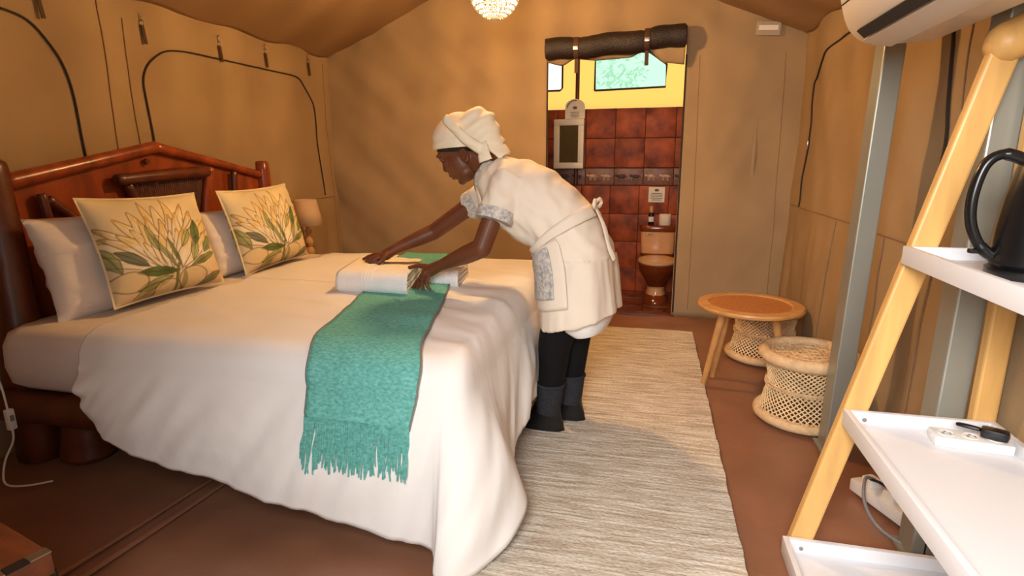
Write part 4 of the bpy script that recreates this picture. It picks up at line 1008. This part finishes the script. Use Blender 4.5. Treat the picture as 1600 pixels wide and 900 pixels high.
g = G(); g.box((.562,1.52,1.512), (.030,.80,.016), R=Matrix.Rotation(.75,3,'Y')); build(g, 'outlet_gap', 'darkgap', ac)
g = G(); g.loft([[V(.575+a, y, 1.480+b) for a, b in ((0,.016),(.03,.002),(.075,-.003),(.075,.004),(.03,.010),(.004,.022))] for y in (1.14,1.955)]); build(g, 'louver', 'acplastic', ac)
g = G(); g.tube([(.516,1.12,1.60),(.516,1.98,1.60)], .0022, 5); build(g, 'panel_line', 'darkgap', ac)
g = G(); g.box((.775,1.55,1.65), (.03,.70,.20)); build(g, 'mounting_plate', 'steel', ac)

# ------------------------------------------------------------------ ladder shelf with its things
ls_ = thing('ladder_shelf', 'leaning wooden ladder shelf with three white trays', 'shelf', (.68, 1.3, 0))
def beam(p, q, wx, wy, name, m, parent):
    p, q = Vector(p), Vector(q); t = (q-p).normalized(); yv = V(0,1,0); xv = yv.cross(t).normalized(); g = G()
    vs = [c + xv*sx*wx/2 + yv*sy*wy/2 for c in (p, q) for sx, sy in ((-1,-1),(1,-1),(1,1),(-1,1))]
    g.add(vs, [(0,3,2,1),(4,5,6,7),(0,1,5,4),(1,2,6,5),(2,3,7,6),(3,0,4,7)]); o = build(g, name, m, parent, smooth=False)
    b_ = o.modifiers.new('bevel', 'BEVEL'); b_.width = .006; b_.segments = 2; return o
for yy in (1.669, .62):
    beam((.475,yy,0), (.806,yy,1.46), .062, .034, 'front_stile', 'oak', ls_)
    beam((.892,yy,0), (.892,yy,1.42), .055, .034, 'rear_stile', 'oak', ls_)
    g = G(); g.rcone((.80,yy,1.43), (.90,yy,1.49), .048, .042, 16); build(g, 'top_joint', 'oak', ls_)
def tray(x0, x1, y0, y1, z0, h, parent):
    g = G(); g.box(((x0+x1)/2,(y0+y1)/2,z0+.008), (x1-x0-.004,y1-y0-.004,.016)); o = build(g, 'tray', 'whitelam', parent, smooth=False)
    t = .016
    for c, d in ((((x0+t/2),(y0+y1)/2,z0+h/2),(t,y1-y0,h)), (((x1-t/2),(y0+y1)/2,z0+h/2),(t,y1-y0,h)), (((x0+x1)/2,y1-t/2,z0+h/2),(x1-x0-2*t,t,h)), (((x0+x1)/2,y0+t/2,z0+h/2),(x1-x0-2*t,t,h))):
        g = G(); g.box(c, d, ch=.002); build(g, 'rim', 'whitelam', o)
    g = G(); g.lathe((x0+.05, y1-t-.001, z0+h*.55), [(.006,0),(.006,.002)], 12, R=Matrix.Rotation(PI/2,3,'X')); build(g, 'screw', 'metal', o)
    return o
tray(.638, .915, .64, 1.650, .898, .046, ls_)
tray(.550, .915, .64, 1.650, .435, .048, ls_)
tray(.432, .915, .64, 1.650, .004, .055, ls_)
# kettle
kx = V(.80, 1.42, .9145)
kt = thing('kettle', 'black kettle with a big loop handle on the top tray', 'kettle', kx)
g = G(); g.lathe(kx, [(.080,0),(.083,.006),(.083,.018),(.074,.022)], 32); build(g, 'power_base', 'blackplastic', kt)
g = G(); g.lathe(kx, [(.074,.022),(.080,.03),(.078,.10),(.070,.17),(.060,.22),(.056,.235)], 36); build(g, 'body', 'blackplastic', kt)
g = G(); g.lathe(kx, [(.056,.235),(.054,.248),(.03,.258),(.012,.262),(.014,.275),(.008,.28)], 28); build(g, 'lid', 'blackplastic', kt)
g = G(); g.tube(bez([kx+V(-.045,.008,.245), kx+V(-.085,.012,.258), kx+V(-.115,.014,.235), kx+V(-.128,.014,.17), kx+V(-.122,.014,.11), kx+V(-.098,.012,.062), kx+V(-.066,.008,.038)]), [.016]*8+[.0135]*32+[.016]*9, 12, flat=.8); h_ = build(g, 'handle', 'blackplastic', kt)
g = G(); g.box(kx+V(-.108,.012,.052), (.022,.016,.010), ch=.003); build(g, 'switch', 'blackplastic', h_)
g = G(); g.tube([kx+V(.05,-.02,.19), kx+V(.092,-.035,.225)], [.026,.014], 12); build(g, 'spout', 'blackplastic', kt)
# socket strip and plug on the middle tray
ss = thing('socket_strip', 'white multi socket strip lying on the middle tray', 'socket strip', (.83, 1.55, .451))
g = G(); g.box((.815,1.555,.464), (.165,.062,.026), ch=.005, rz=-.12); build(g, 'housing', 'whiteplastic', ss)
for k in range(3):
    g = G(); g.lathe((.763+.052*k,1.561-.0062*k,.4765), [(.019,0),(.019,.002),(.016,.0022),(.016,.0008)], 18); so = build(g, 'socket', 'whiteplastic', ss)
    for q in (-.008,.008,0):
        g = G(); g.box((.763+.052*k+q,1.561-.0062*k+(.007 if q == 0 else -.004),.4785), (.004,.006,.001)); build(g, 'socket_slot', 'greycable', so)
pl = thing('power_plug', 'black plug with its cord, pushed into the socket strip', 'plug', (.868, 1.55, .478))
g = G(); g.box((.862,1.548,.492), (.058,.036,.026), ch=.010, rz=-.5); build(g, 'plug_body', 'blackplastic', pl)
g = G(); g.tube(bez([(.835,1.562,.494),(.80,1.59,.492),(.835,1.596,.485),(.90,1.592,.47)]), .005, 8); build(g, 'cord', 'blackplastic', pl)
# adaptor block on the floor with cables
ab = thing('extension_block', 'white extension block with plugs on the floor under the shelf', 'extension lead', (.82, 1.96, .0))
g = G(); g.box((.825,1.965,.026), (.075,.25,.045), rz=.42, ch=.006); build(g, 'housing', 'whiteplastic', ab)
for k, t in enumerate((-.07, .02)):
    d = V(-math.sin(.42), math.cos(.42), 0); c = V(.825,1.965,.048)-d*t
    g = G(); g.box(c+V(0,0,.014), (.045,.05,.03), rz=.42, ch=.008); p_ = build(g, 'plug', 'whiteplastic', ab)
g = G(); g.tube(bez([(.80,2.02,.075),(.76,1.99,.09),(.735,1.90,.05),(.76,1.82,.012),(.83,1.72,.01),(.90,1.64,.01)]), .0055, 8); build(g, 'cable', 'greycable', ab)
g = G(); g.tube(bez([(.775,2.05,.06),(.80,1.98,.088),(.85,1.92,.07),(.89,1.84,.03),(.90,1.75,.012)]), .005, 8); build(g, 'cable', 'blackplastic', ab)

# ------------------------------------------------------------------ bedside table, lamp, cord, trunk
bt_ = thing('bedside_table', 'small dark bedside table in the corner holding the lamp', 'table', (-2.36, 3.66, 0))
g = G(); g.box((-2.36,3.66,.425), (.34,.36,.035), ch=.006); build(g, 'top', 'darkwood', bt_)
for sx in (-1,1):
    for sy in (-1,1): g = G(); g.tube([(-2.36+sx*.14,3.66+sy*.15,0),(-2.36+sx*.13,3.66+sy*.14,.41)], [.022,.025], 10); build(g, 'leg', 'darkwood', bt_)
lp = thing('table_lamp', 'bedside lamp with a tapered cream shade and turned wooden base', 'lamp', (-2.395, 3.63, .4425)); lc = V(-2.395, 3.63, .4425)
g = G(); g.lathe(lc, [(.055,0),(.058,.008),(.05,.02),(.02,.028),(.018,.04),(.03,.055),(.036,.075),(.03,.095),(.018,.108),(.022,.118),(.032,.135),(.034,.15),(.026,.168),(.016,.18),(.014,.20),(.024,.215),(.026,.225),(.016,.24),(.010,.25),(.010,.29)], 28); build(g, 'turned_base', 'lampbase', lp)
g = G(); g.lathe(lc, [(.108,.268),(.072,.448)], 40, capb=False, capt=False); build(g, 'lamp_shade', 'shade', lp, solid=.003)
g = G(); g.ell(lc+V(0,0,.33), (.025,.025,.035)); build(g, 'bulb', 'paper', lp)
cd_ = thing('lamp_cord', 'white lamp cord with an inline switch hanging beside the bed', 'cord', (-2.245, 1.42, 0))
g = G(); g.tube(bez([(-2.30,1.40,.62),(-2.27,1.415,.50),(-2.244,1.428,.39),(-2.244,1.434,.288)]), .0035, 7); g.tube(bez([(-2.244,1.436,.208),(-2.244,1.429,.163),(-2.262,1.40,.09),(-2.25,1.38,.02),(-2.19,1.40,.006),(-2.12,1.45,.006)]), .0035, 7); build(g, 'cable', 'whiteplastic', cd_)
g = G(); g.box((-2.244,1.436,.248), (.022,.026,.08), ch=.006); sw_ = build(g, 'switch', 'whiteplastic', cd_)
g = G(); g.box((-2.231,1.434,.255), (.006,.012,.022), ch=.002); build(g, 'rocker', 'greycable', sw_)
tk = thing('wooden_trunk', 'old wooden trunk with chequered metal banding in the near corner', 'trunk', (-1.47, .722, 0))
RT = Matrix.Rotation(-.25, 3, 'Z'); tc0 = V(-1.470, .722, 0)
# its corner towards the room stands at about (-1.25, .83)
def tl(x, y, z): return tc0 + RT @ V(x, y, z)
g = G(); g.box(tl(0,0,.135), (.44,.27,.27), R=RT, ch=.006); build(g, 'box', 'trunkwood', tk)
g = G(); g.box(tl(0,0,.313), (.452,.282,.075), R=RT, ch=.01); build(g, 'lid', 'trunkwood', tk)
for sy in (-1, 1):
    for k in range(11):
        g = G(); g.box(tl(-.2+.04*k, sy*.1425, .285), (.038,.004,.03), R=RT); build(g, 'metal_check', 'metal' if k % 2 else 'darkgap', tk)
for k in range(7):
    g = G(); g.box(tl(.213, -.12+.04*k, .352), (.026,.038,.004), R=RT); build(g, 'metal_check', 'darkgap' if k % 2 else 'metal', tk)
    g = G(); g.box(tl(.2275, -.12+.04*k, .285), (.004,.038,.03), R=RT); build(g, 'metal_check', 'metal' if k % 2 else 'darkgap', tk)
for k in (-.06, .06):
    g = G(); g.box(tl(.231, k, .28), (.010,.03,.06), R=RT, ch=.003); build(g, 'latch', 'metal', tk)

# ------------------------------------------------------------------ hooks along the left eave
for k, (y, z) in enumerate(((2.06,1.86),(2.579,1.85),(3.12,1.845),(3.552,1.875),(4.037,1.885))):
    lab = ['leftmost small metal wall hook and strap at the eave', 'metal eave hook with strap above the gap between the two window flaps', 'metal eave hook with strap above the left half of the right window flap', 'metal eave hook with strap above the right half of the right window flap', 'metal eave hook with strap nearest the back corner'][k]
    h = thing('eave_hook', lab, 'hook', lw(y, z-.1, .0), 'hooks along the left eave'); p = lw(y, z, .012)
    g = G(); g.torus(p, .014, .003, 16, 6, M=Matrix.Rotation(PI/2,3,'X')); g.tube([p+V(0,0,.014), p+V(-.004,0,.035), p+V(.006,0,.05)], .003, 6); build(g, 'ring', 'metal', h)
    g = G(); g.box(p+V(.002,.004,-.055), (.004,.018,.09), R=Matrix.Rotation(.12,3,'X')); build(g, 'strap', 'strap', h)

# ------------------------------------------------------------------ pendant of strung beads, the lamp that lights the bed
pc = V(-.815, 3.02, 2.005); PR = .128
pd = thing('pendant_lamp', 'round pendant lamp of strung white beads hanging above the bed', 'lamp', pc)
g = G()
rings_ = [(-1.22+.19*k) for k in range(13)]
for la in rings_:
    r_ = PR*math.cos(la)*(1.0 if la < .3 else 1.0-.2*(la-.3)); z = PR*1.12*math.sin(la)
    n_ = max(8, int(2*PI*r_/.0125))
    for k in range(n_): a = 2*PI*k/n_; g.ell(pc+V(r_*math.cos(a), r_*math.sin(a), z), (.0062,.0062,.0058), nu=7, nv=5)
for k in range(26):
    a = 2*PI*k/26
    for q in range(30):
        la = -1.40+2.5*q/29; r_ = PR*math.cos(la)*(1.0 if la < .3 else 1.0-.2*(la-.3)); g.ell(pc+V(r_*math.cos(a), r_*math.sin(a), PR*1.12*math.sin(la)), (.0050,.0050,.0056), nu=6, nv=4)
g.ell(pc+V(0,0,-PR*1.12), (.022,.022,.009), nu=12, nv=6)
o = build(g, 'bead_net', 'bead', pd); o['kind'] = 'stuff'
g = G(); g.tube([pc+V(0,0,.13), V(pc.x, pc.y, RZ-.08)], .004, 8); build(g, 'flex', 'whiteplastic', pd)
g = G(); g.lathe(pc, [(.018,.05),(.022,.06),(.022,.10),(.012,.13)], 16); build(g, 'lampholder', 'whiteplastic', pd)
g = G(); g.ell(pc+V(0,0,.02), (.028,.028,.036)); build(g, 'bulb', 'bulb', pd)
pl_d = bpy.data.lights.new('pendant_light', 'POINT'); pl_d.energy = 290; pl_d.color = (1.0, .59, .23); pl_d.shadow_soft_size = .045
plo = bpy.data.objects.new('pendant_light', pl_d); COL.objects.link(plo); plo.parent = pd; plo.location = (0, 0, .02)
